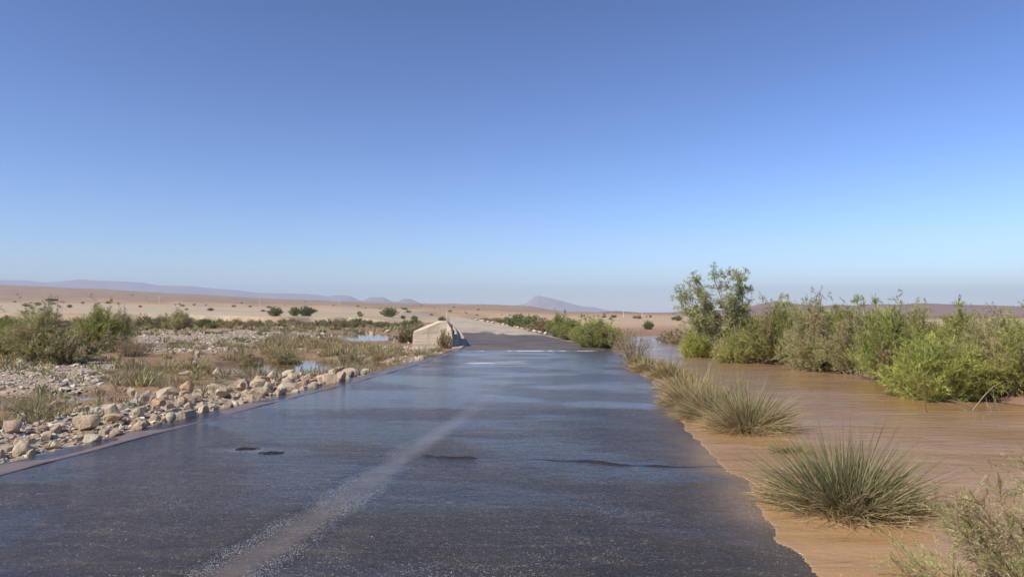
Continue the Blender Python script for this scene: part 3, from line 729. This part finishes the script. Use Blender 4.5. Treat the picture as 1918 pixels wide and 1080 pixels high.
# ------------------------------------------------------------------ right bank shrubs
RB = [ # key, px, base py, top py, wide, label
 ('d', 1452, 676, 566, .95, 'yellow green tamarisk just right of the tall airy tree'),
 ('c', 1522, 688, 545, .72, 'tamarisk with thin spindly tops standing highest of the bank thicket'),
 ('c', 1605, 694, 574, .95, 'greyish half dry tamarisk leaning over the water in mid thicket'),
 ('a', 1668, 708, 570, .78, 'dark green tamarisk with a narrow spire left of the brightest shrub'),
 ('b', 1752, 738, 586, .95, 'brightest green dense tamarisk, bulging forward to the water edge'),
 ('c', 1838, 736, 598, .85, 'tamarisk with grey dead twigs on top right of the brightest shrub'),
 ('d', 1912, 742, 602, .9, 'olive tamarisk at the right picture edge beside the shaded bank'),
 ('a', 1400, 668, 590, 1.0, 'low dense tamarisk filling the foot of the tall airy tree'),
 ('d', 1490, 668, 572, 1.0, 'tamarisk behind the gap right of the yellow green shrub'),
 ('a', 1575, 676, 574, 1.0, 'green tamarisk in the back row right of the spindly topped one'),
 ('b', 1640, 676, 572, .9, 'light green tamarisk in the back row left of the narrow spire'),
 ('d', 1712, 690, 576, .9, 'back row tamarisk between the spire and the brightest shrub'),
 ('a', 1800, 692, 580, .9, 'back row tamarisk showing over the brightest shrub to its right'),
 ('c', 1875, 700, 590, .9, 'thin topped back row tamarisk near the right picture edge'),
 ('b', 1545, 668, 580, .9, 'round topped tamarisk glimpsed behind the spindly tops'),
 ('b', 1960, 720, 590, 1.0, 'tamarisk cut by the right picture edge behind the olive one'),
 ('d', 2060, 762, 610, 1.0, 'tamarisk beyond the right picture edge on the bank'),
 ('a', 1325, 648, 592, 1.0, 'dark tamarisk on the far river bend left of the tall airy tree'),
 ('olive', 1283, 640, 600, 1.5, 'brownish shrub on the red far bank of the river bend'),
 ('olive', 1255, 634, 606, 1.2, 'small dry shrub at the left end of the red far bank'),
 ('far', 1214, 618, 600, .7, 'single round dark green shrub on the pale flat past the river bend'),
 ('d', 1118, 647, 590, .85, 'rightmost and tallest green shrub of the hedge beside the wet road'),
 ('b', 1088, 640, 592, .85, 'bright green shrub second from the right in the roadside hedge'),
 ('a', 1052, 633, 593, .95, 'green shrub in the middle of the roadside hedge'),
 ('b', 1135, 645, 600, .7, 'lower green shrub at the water corner of the roadside hedge'),
 ('a', 1030, 626, 584, .62, 'spiky topped shrub left of the middle of the roadside hedge'),
 ('olive', 1004, 620, 592, 1.0, 'dry brown shrub in the break of the roadside hedge'),
 ('b', 1306, 664, 596, .8, 'light green low shrub under the left side of the tall airy tree'),
 ('d', 1372, 674, 600, .8, 'yellow green shrub covering the trunks of the tall airy tree'),
 ('far', 985, 614, 586, .75, 'dark green shrub left of the brown break in the roadside hedge'),
 ('far', 962, 611, 585, .8, 'dark green rounded shrub at the far part of the roadside hedge'),
 ('far', 944, 607, 590, .7, 'small dark shrub near the far end of the roadside hedge'),
 ('olive', 922, 603, 592, 1.5, 'olive brown scrub by the dry road, far end of the hedge'),
 ('olive', 905, 600, 592.5, 1.5, 'tiny grey scrub last in the row towards the dry road vanishing point')]
for key, px, by, ty, wd, lb in RB:
    x, y = G(px, by, 0.08); h = (by-ty)/F*y
    if px < 1100 and y > 40: x += .7
    if px < 1140: wd *= 1.6
    if key in 'cd' or key in 'ab': h /= 1.04
    put_bush(key, x, y, h, lb, group='green shrubs along the right of road and river', wide=wd)

# tall airy tree
def tree():
    rg = np.random.default_rng(40); x, y = G(1362, 668, 0.1); Ht = 168/F*y
    lines = []; LP = []; LD = []; LC = []
    limbs = [(-0.98, 0.74), (-0.78, 0.86), (-0.55, 0.80), (-0.30, 0.97), (-0.12, 0.93), (0.22, 1.03), (0.26, 0.92), (-0.85, 0.56), (0.34, 0.62), (-0.45, 0.6), (-0.98, 0.62)]
    for q, (lx, lz) in enumerate(limbs):
        tgt = np.array([lx*1.75, rg.uniform(-.7, .7), lz*Ht]); b = np.array([rg.uniform(-.15, .35), rg.uniform(-.1, .1), -0.05])
        P = bend(b, (tgt-b)/np.linalg.norm(tgt-b)+np.array([0.15, 0, .2]), np.linalg.norm(tgt-b), 9, rg, 0.6, -.1)
        P += (tgt-P[-1])[None]*(np.linspace(0, 1, 10)[:, None]**1.2)
        lines.append((P, np.linspace(0.045, 0.006, 10)))
        for j in range(18):
            t = rg.uniform(0.45, 1.0)*9; k = min(int(t), 8); p = P[k]*(1-(t-k))+P[k+1]*(t-k)
            d = rg.normal(size=3)+np.array([0, 0, 0.6]); B = bend(p, d, rg.uniform(0.22, 0.65), 5, rg, 0.7, 0.1)
            lines.append((B, np.linspace(0.011, 0.003, 6)))
            cl = rg.uniform(.8, 1.25)
            for _ in range(10):
                f = rg.uniform(0.3, 1)*5; kk = min(int(f), 4); p2 = B[kk]*(1-(f-kk))+B[kk+1]*(f-kk)
                T = bend(p2, rg.normal(size=3)+np.array([0, 0, .1]), rg.uniform(.1, .26), 3, rg, .5, -.2)
                lines.append((T, np.linspace(.003, .001, 4)))
                m = 13; ft = rg.random(m)*3; k3 = np.minimum(ft.astype(int), 2); fr = (ft-k3)[:, None]
                LP.append(T[k3]*(1-fr)+T[k3+1]*fr); LD.append(rg.normal(size=(m, 3))*.8+(T[3]-T[0])/0.2)
                LC.append(np.array((0.36, 0.38, 0.16))[None]*cl*(1+.2*rg.normal(size=(m, 1)))*np.ones((1, 3)))
    o = empty('tamarisk_tree', (x, y, Hs(x, y)-.02))
    tag(o, 'tall airy tamarisk tree with bare grey limbs standing above the bank thicket', 'tree')
    V, Fc = tubes(lines, 5); link('trunk', mesh('trunk', V, Fc, True, {'tint': np.tile(np.array((.25, .21, .18)), (len(V), 1))}), M_BARK, o)
    LP, LD, LC = map(np.concatenate, (LP, LD, LC)); n = len(LP)
    V, Fc, C = sprigs(LP, LD, rg.uniform(.06, .13, n), rg.uniform(.006, .011, n), np.clip(LC, .01, 1), rg)
    link('crown', mesh('crown', V, Fc, False, {'tint': C}), M_LEAF, o)
tree()

# ------------------------------------------------------------------ left side shrubs
LB = [
 ('c', 78, 676, 566, 1.1, 'big grey green shrub with a tall thin leader on the gravel bar at left'),
 ('a', 22, 672, 588, 1.0, 'dense shrub at the left picture edge beside the one with the tall leader'),
 ('low', 128, 682, 620, 1.1, 'low spreading shrub at the right foot of the big grey green one'),
 ('a', 186, 652, 566, .8, 'upright dark green shrub, second clump right of the tall leader'),
 ('c', 228, 646, 578, .7, 'narrow shrub with bare pale twigs right of the upright dark green one'),
 ('dead', 246, 668, 625, 1.0, 'dark tangle of flood debris and dead twigs caught on a shrub'),
 ('low', 215, 660, 622, 1.2, 'half buried low shrub left of the dark debris tangle'),
 ('c', 338, 618, 578, 1.3, 'tall feathery shrub standing over the far scrub band'),
 ('low', 305, 616, 588, 1.0, 'olive shrub left of the tall feathery one in the scrub band'),
 ('low', 270, 614, 588, .9, 'thin shrub at the left of the far scrub band'),
 ('olive', 20, 612, 592, 2.2, 'brown scrub on the flat behind the left edge shrub'),
 ('far', 516, 604, 585, .9, 'rounded dark bush on the pale flat, first of the bush trio'),
 ('far', 552, 603, 585, .8, 'greyer bush in the middle of the trio on the pale flat'),
 ('far', 574, 603, 583, .95, 'greenest bush, right one of the trio on the pale flat'),
 ('far', 729, 593, 574, 1.05, 'large round grey green bush alone on the plain beyond the pool'),
 ('far', 755, 594, 587, .9, 'small low bush right of the large round one on the plain'),
 ('far', 776, 597, 588, .9, 'dry little bush between the large round one and the concrete wall'),
 ('far', 828, 603, 591, .8, 'bright green bush peeping over the concrete wing wall'),
 ('olive', 834, 655, 618, .55, 'dry leafy weed growing against the concrete wing wall'),
 ('low', 820, 652, 628, .6, 'short tan weed at the foot of the concrete wing wall'),
 ('low', 842, 640, 603, .40, 'thin green sprig rising above the concrete wing wall'),
 ('low', 760, 642, 612, .9, 'feathery olive shrub left of the concrete wing wall'),
 ('low', 470, 680, 650, .9, 'small olive shrub at the back shore of the pool, left end'),
 ('low', 535, 676, 642, 1.0, 'olive shrub mirrored in the middle of the brown pool'),
 ('olive', 655, 676, 646, 1.0, 'brownish shrub at the back shore of the pool, right end'),
 ('low', 785, 632, 604, .8, 'olive shrub behind the left corner of the concrete wing wall')]
for key, px, by, ty, wd, lb in LB:
    x, y = G(px, by, -0.1 if by > 598 else 1.0)
    if by <= 598: y = 190.0; x = (px-CX)/F*y
    h = (by-ty)/F*y/(1.1 if key in 'ac' else 1.0)
    nm = 'debris_tangle' if key == 'dead' else ('weed' if 'weed' in lb else 'shrub')
    put_bush(key, x, y, h, lb, 'debris' if key == 'dead' else 'shrub', 'shrubs on the left river bed and plain', nm, wide=wd)
# scrub band on the far side of the left river bed
ORD = 'first second third fourth fifth sixth seventh eighth ninth tenth'.split()
k_ = 0
for i, px in enumerate(np.arange(-20, 790, 17)):
    for row in range(2):
        by = 613-row*5+random.uniform(-2, 3); x, y = G(px+random.uniform(-8, 8), by, -0.1)
        h = random.uniform(9, 19)*(1.0 if row == 0 else 0.8)/F*y
        put_bush(random.choice(['low', 'olive', 'low', 'far']), x, y, h, 'low olive scrub bush in the long band across the far side of the river bed', 'shrub', 'low bushes of the far scrub band', 'scrub_bush', wide=random.uniform(.9, 1.5))

# far dots on plain and slopes
for i in range(95):
    px = random.uniform(0, 1010) if i < 78 else random.uniform(1130, 1280); y = 165*math.exp(random.random()*math.log(1900/165)); x = (px-CX)/F*y
    if float(XL(min(y, 460)))-6 < x < float(XR(min(y, 460)))+6 and y < 460: continue
    h = random.uniform(0.5, 1.2)*(1+y/900)
    put_bush('far' if random.random() < .5 else 'olive', x, y, h, 'tiny dark desert bush dotted on the bare plain and slopes', 'shrub', 'tiny bushes on the desert plain', 'desert_bush', wide=random.uniform(.8, 1.6))

# flat topped tree on the plain
def acacia():
    rg = np.random.default_rng(9); y = 330.; x = (97-CX)/F*y; z0 = Hs(x, y)
    lines = [(bend((0, 0, 0), (rg.normal()*.3, 0, 1), 2.0, 4, rg, .2), np.linspace(.16, .1, 5))]
    for i in range(7):
        lines.append((bend(lines[0][0][-1], (rg.normal(), rg.normal(), .8), 1.7, 4, rg, .3), np.linspace(.08, .03, 5)))
    n = 2600; a = rg.uniform(0, 6.28, n); r = np.sqrt(rg.random(n))*2.6
    P = np.c_[r*np.cos(a), r*np.sin(a), 2.9+rg.normal(size=n)*.22-0.05*r*r]
    o = empty('acacia_tree', (x, y, z0)); tag(o, 'small flat topped tree alone on the far plain at left', 'tree')
    V, Fc = tubes(lines); link('trunk', mesh('trunk', V, Fc, True, {'tint': np.tile(np.array((.15, .12, .1)), (len(V), 1))}), M_BARK, o)
    V, Fc, C = sprigs(P, rg.normal(size=(n, 3)), rg.uniform(.15, .35, n), rg.uniform(.04, .08, n), np.tile(np.array((.09, .09, .045)), (n, 1)), rg)
    link('crown', mesh('crown', V, Fc, False, {'tint': C}), M_LEAF, o)
acacia()

# ------------------------------------------------------------------ rushes
def rush_proto(seed, n, R, L, dryf, col, wid=0.0032, elev=(25, 88), droop=0.25):
    rg = np.random.default_rng(seed); seg = 5
    a = rg.uniform(0, 2*np.pi, n); rr = np.sqrt(rg.random(n))*R
    el = np.radians(elev[1]-(elev[1]-elev[0])*np.clip((rr/R)**0.9+rg.normal(0, .14, n), 0, 1.1))
    isd = rg.random(n) < dryf*(0.4+rr/R)
    lob = 0.86+0.3*vnoise(a*1.9+seed, a*0+seed)+0.12*np.sin(a*3+seed)
    Ln = L*lob*rg.uniform(0.5, 1.1, n)**0.8*np.where(isd, .8, 1)*np.where(rr/R > .8, .8, 1)
    aa = a+rg.normal(0, .5, n)+np.where(rg.random(n) < .08, rg.normal(0, 1.2, n), 0)
    D = np.stack([np.cos(aa)*np.cos(el), np.sin(aa)*np.cos(el), np.sin(el)], 1)
    P0 = np.stack([np.cos(a)*rr*.8, np.sin(a)*rr*.8, np.zeros(n)-.03], 1)
    S = np.cross(D, rg.normal(size=(n, 3))); S /= np.linalg.norm(S, axis=1)[:, None]
    dr = droop*rg.uniform(.3, 1.6, n)*np.where(isd, 2.2, 1)
    V = np.zeros((n, seg+1, 2, 3)); C = np.zeros((n, seg+1, 2, 3))
    green = np.array(col)[None]*rg.uniform(.7, 1.3, (n, 1)); straw = np.array((.48, .38, .2))[None]*rg.uniform(.6, 1.2, (n, 1))
    c = np.where(isd[:, None], straw, green)
    for k in range(seg+1):
        t = k/seg
        p = P0+D*(Ln*t)[:, None]; p[:, 2] -= dr*Ln*t**2*.6; 
        w_ = wid*(1-t**1.6*.85)
        V[:, k, 0] = p+S*w_; V[:, k, 1] = p-S*w_
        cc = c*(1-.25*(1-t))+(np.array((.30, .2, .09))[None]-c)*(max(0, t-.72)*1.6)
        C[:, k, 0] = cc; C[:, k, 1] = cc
    idx = np.arange(n*(seg+1)*2).reshape(n, seg+1, 2)
    Fc = np.stack([idx[:, :-1, 0], idx[:, :-1, 1], idx[:, 1:, 1], idx[:, 1:, 0]], -1).reshape(-1, 4)
    return V.reshape(-1, 3), Fc, np.clip(C.reshape(-1, 3), .01, 1)
RC = (0.19, 0.2, 0.085)
def rush(name, px, by, wp, hp, seed, n, dryf, label, col=RC, cat='rush clump', z=0.0, wid=.0032, elev=(22, 88)):
    x, y = G(px, by, z); W = wp/F*y; Ht = hp/F*y; y += W*.22
    R = W*.28; L = Ht*1.12
    L = max(L, (W/2-R*.8)*1.05)
    o = empty(name, (x, y, z-.02)); tag(o, label, cat, 'rush clumps at the right road edge')
    V, Fc, C = rush_proto(seed, n, R, L, dryf, col, wid, elev)
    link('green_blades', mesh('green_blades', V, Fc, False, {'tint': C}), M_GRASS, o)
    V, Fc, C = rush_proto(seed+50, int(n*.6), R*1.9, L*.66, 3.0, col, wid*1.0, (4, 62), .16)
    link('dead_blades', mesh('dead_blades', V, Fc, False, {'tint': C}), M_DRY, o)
    rg = np.random.default_rng(seed); B, bf = ico(2)
    hm = B*np.array([R*.7, R*.6, .05])[None]*(1+.15*rg.normal(size=(len(B), 1)))
    link('root_mound', mesh('root_mound', hm, bf, True, {'tint': np.tile(np.array((.06, .045, .03)), (len(hm), 1))}), M_BARK, o)
rush('rush_clump', 1615, 964, 345, 166, 1, 2700, .62, 'largest green rush clump, standing alone in the brown water nearest the viewer', wid=.0042)
rush('rush_clump', 1408, 808, 164, 118, 2, 2300, .8, 'dark green spiky rush clump bulging over the river, second nearest', wid=.0045)
rush('rush_clump', 1340, 785, 124, 104, 3, 2200, 1.0, 'straw coloured rush clump on the road side of the second nearest one', (.24, .22, .09), wid=.0045)
rush('rush_clump', 1300, 758, 108, 80, 4, 1900, 1.2, 'yellowish rush clump left behind the straw coloured one', (.3, .26, .11), wid=.006)
rush('rush_clump', 1284, 732, 100, 60, 5, 1700, 1.1, 'tan rush clump in the middle of the row with tall pale stalks', (.27, .24, .1), wid=.007)
rush('rush_clump', 1258, 708, 92, 46, 6, 1500, .9, 'olive rush clump in the farther part of the row', (.28, .25, .1), wid=.009)
rush('rush_clump', 1222, 694, 94, 42, 7, 1400, 1.1, 'golden rush clump next to the last at the road corner', (.3, .26, .11), wid=.01)
rush('rush_clump', 1200, 682, 54, 26, 8, 800, .6, 'small brownish rush clump farthest along the row', (.3, .25, .11), wid=.011)
rush('rush_tuft', 1480, 848, 95, 42, 9, 420, .35, 'thin fringe of rush blades in the water between the two nearest clumps', (.24, .22, .09), wid=.004, elev=(15, 70))
rush('reed_stalks', 1318, 745, 70, 95, 10, 60, 1.0, 'few tall pale reed stalks sticking up from the rush row', (.32, .28, .16), cat='reeds', wid=.006, elev=(60, 88))
x, y = G(1187, 672, 0.02); put_bush('dead', x, y, 1.25, 'grey bush with dark base standing in water at the end of the rush row', 'shrub', None, 'flooded_shrub', wide=.85, z=-.02)
x, y = G(1160, 652, 0.02); put_bush('dead', x, y, 1.0, 'pale dead bush in the shallows behind the grey one', 'shrub', None, 'flooded_shrub', wide=.9, z=-.02)

# near tamarisk at lower right
bush_proto('near', 21, 1.35, .85, 70, 30, 30, .034, .0019, (.36, .37, .15), .2, barkc=(.3, .2, .13), spike=0, open_=1, basew=.15)
put_bush('near', 3.15, 4.05, 1.2, 'feathery wispy tamarisk in the lower right corner, nearest the viewer', z=-.25, wide=1.15, rz=.4)

# ------------------------------------------------------------------ left weeds and grass tufts
def tuft_proto(seed, n, R, L, col, wid):
    V, Fc, C = rush_proto(seed, n, R, L, .9, col, wid, (30, 88), .2)
    m = mesh('tuft', V, Fc, False, {'tint': C}); m.materials.append(M_DRY); return m
TUF = [tuft_proto(60, 260, .3, .55, (.3, .28, .14), .007), tuft_proto(61, 200, .4, .4, (.38, .3, .18), .007), tuft_proto(62, 320, .3, .7, (.27, .28, .13), .007)]
ZT = [([(430, 712), (470, 700), (600, 700), (720, 694), (740, 700), (640, 708), (520, 714)], 12, 'thin reedy tuft at the near bank of the pool behind the boulders'),
      ([(480, 660), (500, 632), (620, 640), (700, 645), (760, 655), (752, 680), (640, 677), (560, 674), (470, 677), (430, 688), (420, 670)], 110, 'weedy tuft in the marshy strip behind the pool'),
      ([(560, 690), (640, 672), (760, 660), (830, 655), (760, 688), (690, 698)], 40, 'dry straw tuft on the stony verge near the concrete wing wall'),
      ([(240, 735), (200, 700), (300, 690), (420, 690), (460, 720), (380, 728)], 42, 'dry tuft between the gravel bar and the rubble heap'),
      ([(0, 800), (0, 765), (60, 752), (130, 765), (120, 800)], 16, 'straw tuft in the stones near the left picture edge'),
      ([(260, 660), (300, 640), (480, 645), (460, 670)], 22, 'thin tuft scattered on the brown mud flat')]
for poly, n, lb in ZT:
    PW = [G(a, b, -.1) for a, b in poly]; A = np.array(PW); c = 0; tr = 0
    while c < n and tr < 20000:
        tr += 1; x = random.uniform(A[:, 0].min(), A[:, 0].max()); y = random.uniform(A[:, 1].min(), A[:, 1].max())
        if sdpoly(np.array([x]), np.array([y]), PW)[0] > 0 or x > float(XL(y))-.6: continue
        c += 1; m = TUF[random.randrange(3)]
        o = bpy.data.objects.new('grass_tuft', m); COL.objects.link(o); o.location = (x, y, Hs(x, y)-.01); o.rotation_euler = (0, 0, random.uniform(0, 6.28))
        s = random.uniform(.5, 1.2)*(1 if y > 14 else .6)*(1.2 if 'behind the pool' in lb else 1); o.scale = (s, s, s*random.uniform(.7, 1.1)); tag(o, lb, 'grass tuft', lb.split(' tuft ')[0]+' tufts '+lb.split(' tuft ')[1])

# sparse low plants all over the left river bed: one ground cover object
def build_cover():
    rg = np.random.default_rng(77); n = 5200
    r = 13*np.exp(rg.random(n)*np.log(125/13)); a = np.radians(rg.uniform(-42, 0, n)); x = r*np.sin(a); y = r*np.cos(a)
    dp = np.full(n, 1e9)
    for P in POOLS: dp = np.minimum(dp, sdpoly(x, y, P))
    d = 0.06+0.55*sstep(0.0, 0.4, fbm(x/3.5, y/5, 3, 201))+0.3*sstep(55, 80, y)
    ok = (rg.random(n) < d) & (dp > 0.2) & (x < XL(y)-1.6-1.5*(y > 34)); x, y = x[ok], y[ok]; z = H(x, y); n = len(x)
    VV = []; FF = []; CC = []; off = 0
    for i in range(n):
        m = int(rg.integers(16, 34)); h = rg.uniform(.1, .34)*(1+.012*y[i]); R_ = h*rg.uniform(.5, 1.2)
        c = np.array([(.3, .29, .13), (.38, .31, .18), (.26, .27, .11), (.42, .33, .2)][rg.integers(0, 4)])*rg.uniform(.75, 1.2)
        b = np.c_[rg.normal(size=m)*R_*.35+x[i], rg.normal(size=m)*R_*.35+y[i], np.full(m, z[i]-.01)]
        dv = np.c_[rg.normal(size=m)*.55, rg.normal(size=m)*.55, np.ones(m)]
        v, f, q = sprigs(b, dv, h*rg.uniform(.5, 1.1, m), np.full(m, .004+.0006*y[i]), np.tile(c, (m, 1))*rg.uniform(.8, 1.2, (m, 1)), rg)
        VV.append(v); FF.append(f+off); CC.append(q); off += len(v)
    mm = mesh('ground_cover', np.concatenate(VV), np.concatenate(FF), False, {'tint': np.concatenate(CC)})
    tag(link('ground_cover', mm, M_DRY), 'sparse low olive and straw coloured plants scattered over the left river bed', 'ground cover', kind='stuff')
build_cover()

# driftwood
def driftwood(px, py, n, L, label, seed):
    rg = np.random.default_rng(seed); x, y = G(px, py, -.05); lines = []
    for i in range(n):
        b = np.array([rg.normal()*L*.25, rg.normal()*L*.15, .02+rg.random()*.12]); d = np.array([rg.normal(), rg.normal()*.5, rg.normal()*.25])
        P = bend(b, d, L*rg.uniform(.3, 1), 5, rg, .6); P[:, 2] = np.abs(P[:, 2]); lines.append((P, np.linspace(rg.uniform(.006, .018), .003, 6)))
    V, Fc = tubes(lines, 5); c = np.repeat(np.array((.3, .24, .18))[None]*rg.uniform(.5, 1.3, (n, 1)), 30, 0)
    o = link('driftwood', mesh('driftwood', V, Fc, True, {'tint': c}), M_BARK); o.location = (x, y, Hs(x, y)); tag(o, label, 'driftwood', 'washed up driftwood')
driftwood(455, 722, 34, 1.0, 'heap of pale twigs on the pool bank beside the egg shaped boulder', 1)
driftwood(425, 706, 12, 1.6, 'long bleached branch reaching over the left end of the pool', 2)
driftwood(75, 790, 26, .8, 'brown twigs among the stones near the left picture edge', 3)
driftwood(250, 664, 60, 1.3, 'dark matted branches under the debris tangle on the gravel', 4)
driftwood(1760, 752, 40, 1.2, 'dark twigs washed up at the foot of the brightest shrub', 5)
driftwood(1560, 735, 5, .8, 'few thin twigs drifting in the middle of the brown river', 7)
driftwood(1840, 770, 30, 1.6, 'dark branches lying along the muddy bank near the right picture edge', 8)
driftwood(1605, 690, 40, 1.6, 'dead brushwood at the waterline in mid thicket', 6)

# ------------------------------------------------------------------ concrete wing wall
def wingwall():
    d0 = 36.0
    def W(px, py, d): return ((px-CX)/F*d, d, CAMH-(py-HY)/F*d)
    o = empty('concrete_wing_wall', (-4.2, 37, 0)); tag(o, 'sand coloured concrete wing wall with stepped sloping top left of the road where it dries', 'wall')
    top = [W(776, 622, 36.2), W(803, 613, 37.6), W(824, 602, 41), W(838, 599.5, 44), W(843, 604, 42.5), W(847, 620, 36.6)]
    # near face outline runs along top then drops; the far side repeats the outline 3 m behind
    near = [(-5.0, 36.0, .78), (-4.3, 36.2, 1.0), (-3.72, 36.5, 1.27), (-3.35, 36.6, 1.30), (-3.12, 36.5, .95)]
    bot = [(-5.05, 35.9, -.2), (-4.3, 36.0, -.2), (-3.7, 36.1, -.2), (-3.3, 36.1, -.2), (-2.95, 35.9, -.2)]
    farT = [(-5.6, 41, .75), (-5.1, 43, 1.05), (-4.7, 46, 1.28), (-4.3, 47, 1.25), (-3.9, 47, .95)]
    V = np.array(near+bot+farT)-np.array([-4.2, 37, 0])
    n = 5; Fq = []
    for i in range(n-1):
        Fq += [(n+i, n+i+1, i+1, i), (i, i+1, 2*n+i+1, 2*n+i)]
    # side walls
    V = list(V)+[(-5.6+4.2, 4, -.2), (-3.9+4.2, 10, -.2)]
    Fq += [(n, 0, 2*n, 15), (2*n-1, 16, 3*n-1, n-1)]
    Vs = np.array(V)
    # subdivide + roughen
    import bmesh
    bm = bmesh.new(); vs = [bm.verts.new(v) for v in Vs]
    for f in Fq: bm.faces.new([vs[i] for i in f])
    bmesh.ops.subdivide_edges(bm, edges=bm.edges[:], cuts=5, use_grid_fill=True)
    for v in bm.verts:
        a = float(fbm(np.array(v.co.x*1.7+v.co.z), np.array(v.co.y*1.1+v.co.z*2.3), 3, 7)); v.co.y += a*.02; v.co.z += a*.02
    bmesh.ops.recalc_face_normals(bm, faces=bm.faces[:])
    m = bpy.data.meshes.new('wall_face'); bm.to_mesh(m); bm.free()
    link('wall_face', m, M_CONC, o)
    # parapet strip along the road
    yk = np.linspace(36.5, 120, 60); prof = np.array([(-1.0, -.2), (-.98, .28), (-.9, .33), (-.55, .33), (-.47, .28), (-.45, 0.0)])
    hgt = (0.35+0.65*sstep(36, 42, yk)*sstep(120, 70, yk)+.06*fbm(yk/2, yk*0, 3, 3))[:, None]
    X = XL(yk)[:, None]+prof[None, :, 0]+4.2; Z = np.where(prof[None, :, 1] > 0, prof[None, :, 1]*hgt, prof[None, :, 1]+0*hgt)+.05; Y = np.repeat(yk[:, None], 6, 1)-37
    V = np.c_[X.ravel(), Y.ravel(), Z.ravel()]; Fc = [tuple(f) for f in grid_faces(60, 6)]
    m = bpy.data.meshes.new('coping'); m.from_pydata(V.tolist(), [], Fc+[(0, 1, 2, 3, 4, 5)]); link('coping', m, M_CONC, o)
wingwall()

# ------------------------------------------------------------------ utility poles
def pole(px, y, h, label):
    x = (px-CX)/F*y; o = empty('utility_pole', (x, y, Hs(x, y))); tag(o, label, 'pole', 'pale utility poles far off')
    V, Fc = tubes([(np.array([(0, 0, -.5), (0, 0, h*.5), (0, 0, h)]), (.24, .2, .14))], 8)
    link('post', mesh('post', V, Fc, True, {'tint': np.tile(np.array((.62, .58, .52)), (len(V), 1))}), M_GRAVEL, o)
    V, Fc = tubes([(np.array([(-.9, 0, h*.95), (.9, 0, h*.95)]), (.07, .07))], 6)
    link('crossarm', mesh('crossarm', V, Fc, True, {'tint': np.tile(np.array((.5, .47, .43)), (len(V), 1))}), M_GRAVEL, o)
pole(298, 640, 8.5, 'leftmost pale pole on the brown slope below the mountains')
pole(487, 640, 10, 'tall pale pole against the blue mountains left of centre')
pole(636, 800, 10, 'pole in front of the twin humped blue mountain')
pole(837, 430, 4.6, 'pole standing above the concrete wing wall and dry road')
pole(1168, 520, 5, 'thin pole on the orange plain, left one right of the peak')
pole(1203, 520, 5, 'thin pole on the orange plain nearer the tall airy tree')

# ------------------------------------------------------------------ broken asphalt chips
def chip(px, py, wp, hp, label, seed):
    rg = np.random.default_rng(seed); x, y = G(px, py); W = wp/F*y; B, bf = ico(3)
    P = B*np.array([W/2, W*.3, .02])[None]; P[:, 2] = np.clip(P[:, 2]-.004, -.03, .008+.006*fbm(B[:, 0]*6, B[:, 1]*6, 2, seed))
    P *= np.c_[1+.7*fbm(B[:, 0]*2.6+seed, B[:, 1]*2.6, 4, seed), 1+.9*fbm(B[:, 0]*3.6+seed, B[:, 1]*2.6, 4, seed+5), np.ones(len(B))]
    o = link('asphalt_fragment', mesh('asphalt_fragment', P, bf, False, {'tint': np.tile(np.array((.022, .022, .024)), (len(P), 1))}), M_GRAVEL)
    o.location = (x, y, .0); tag(o, label, 'asphalt fragment', 'dark broken asphalt pieces in the film of water')
chip(464, 838, 42, 6, 'upper left dark asphalt fragment breaking the water on the left lane', 1)
chip(514, 846, 44, 8, 'lower right dark asphalt fragment breaking the water on the left lane', 2)
chip(452, 845, 20, 5, 'small asphalt fragment below the pair on the left lane', 3) if False else None

# ------------------------------------------------------------------ haze
def haze():
    a, b, z0, z1 = -15200, 15200, -3.5, 520
    me = bpy.data.meshes.new('haze')
    me.from_pydata([(a, a, z0), (b, a, z0), (b, b, z0), (a, b, z0), (a, a, z1), (b, a, z1), (b, b, z1), (a, b, z1)], [], [(3, 2, 1, 0), (4, 5, 6, 7), (0, 1, 5, 4), (1, 2, 6, 5), (2, 3, 7, 6), (3, 0, 4, 7)])
    k = N('haze'); v = k.n('ShaderNodeVolumePrincipled'); v.inputs['Color'].default_value = (.74, .86, 1, 1); v.inputs['Density'].default_value = 1.5e-4
    v.inputs['Anisotropy'].default_value = 0.0
    k.l(v.outputs[0], k.out.inputs['Volume']); o = link('haze', me, k.m); tag(o, 'pale bluish desert haze over the far plain and mountains', 'haze', kind='stuff')
haze()
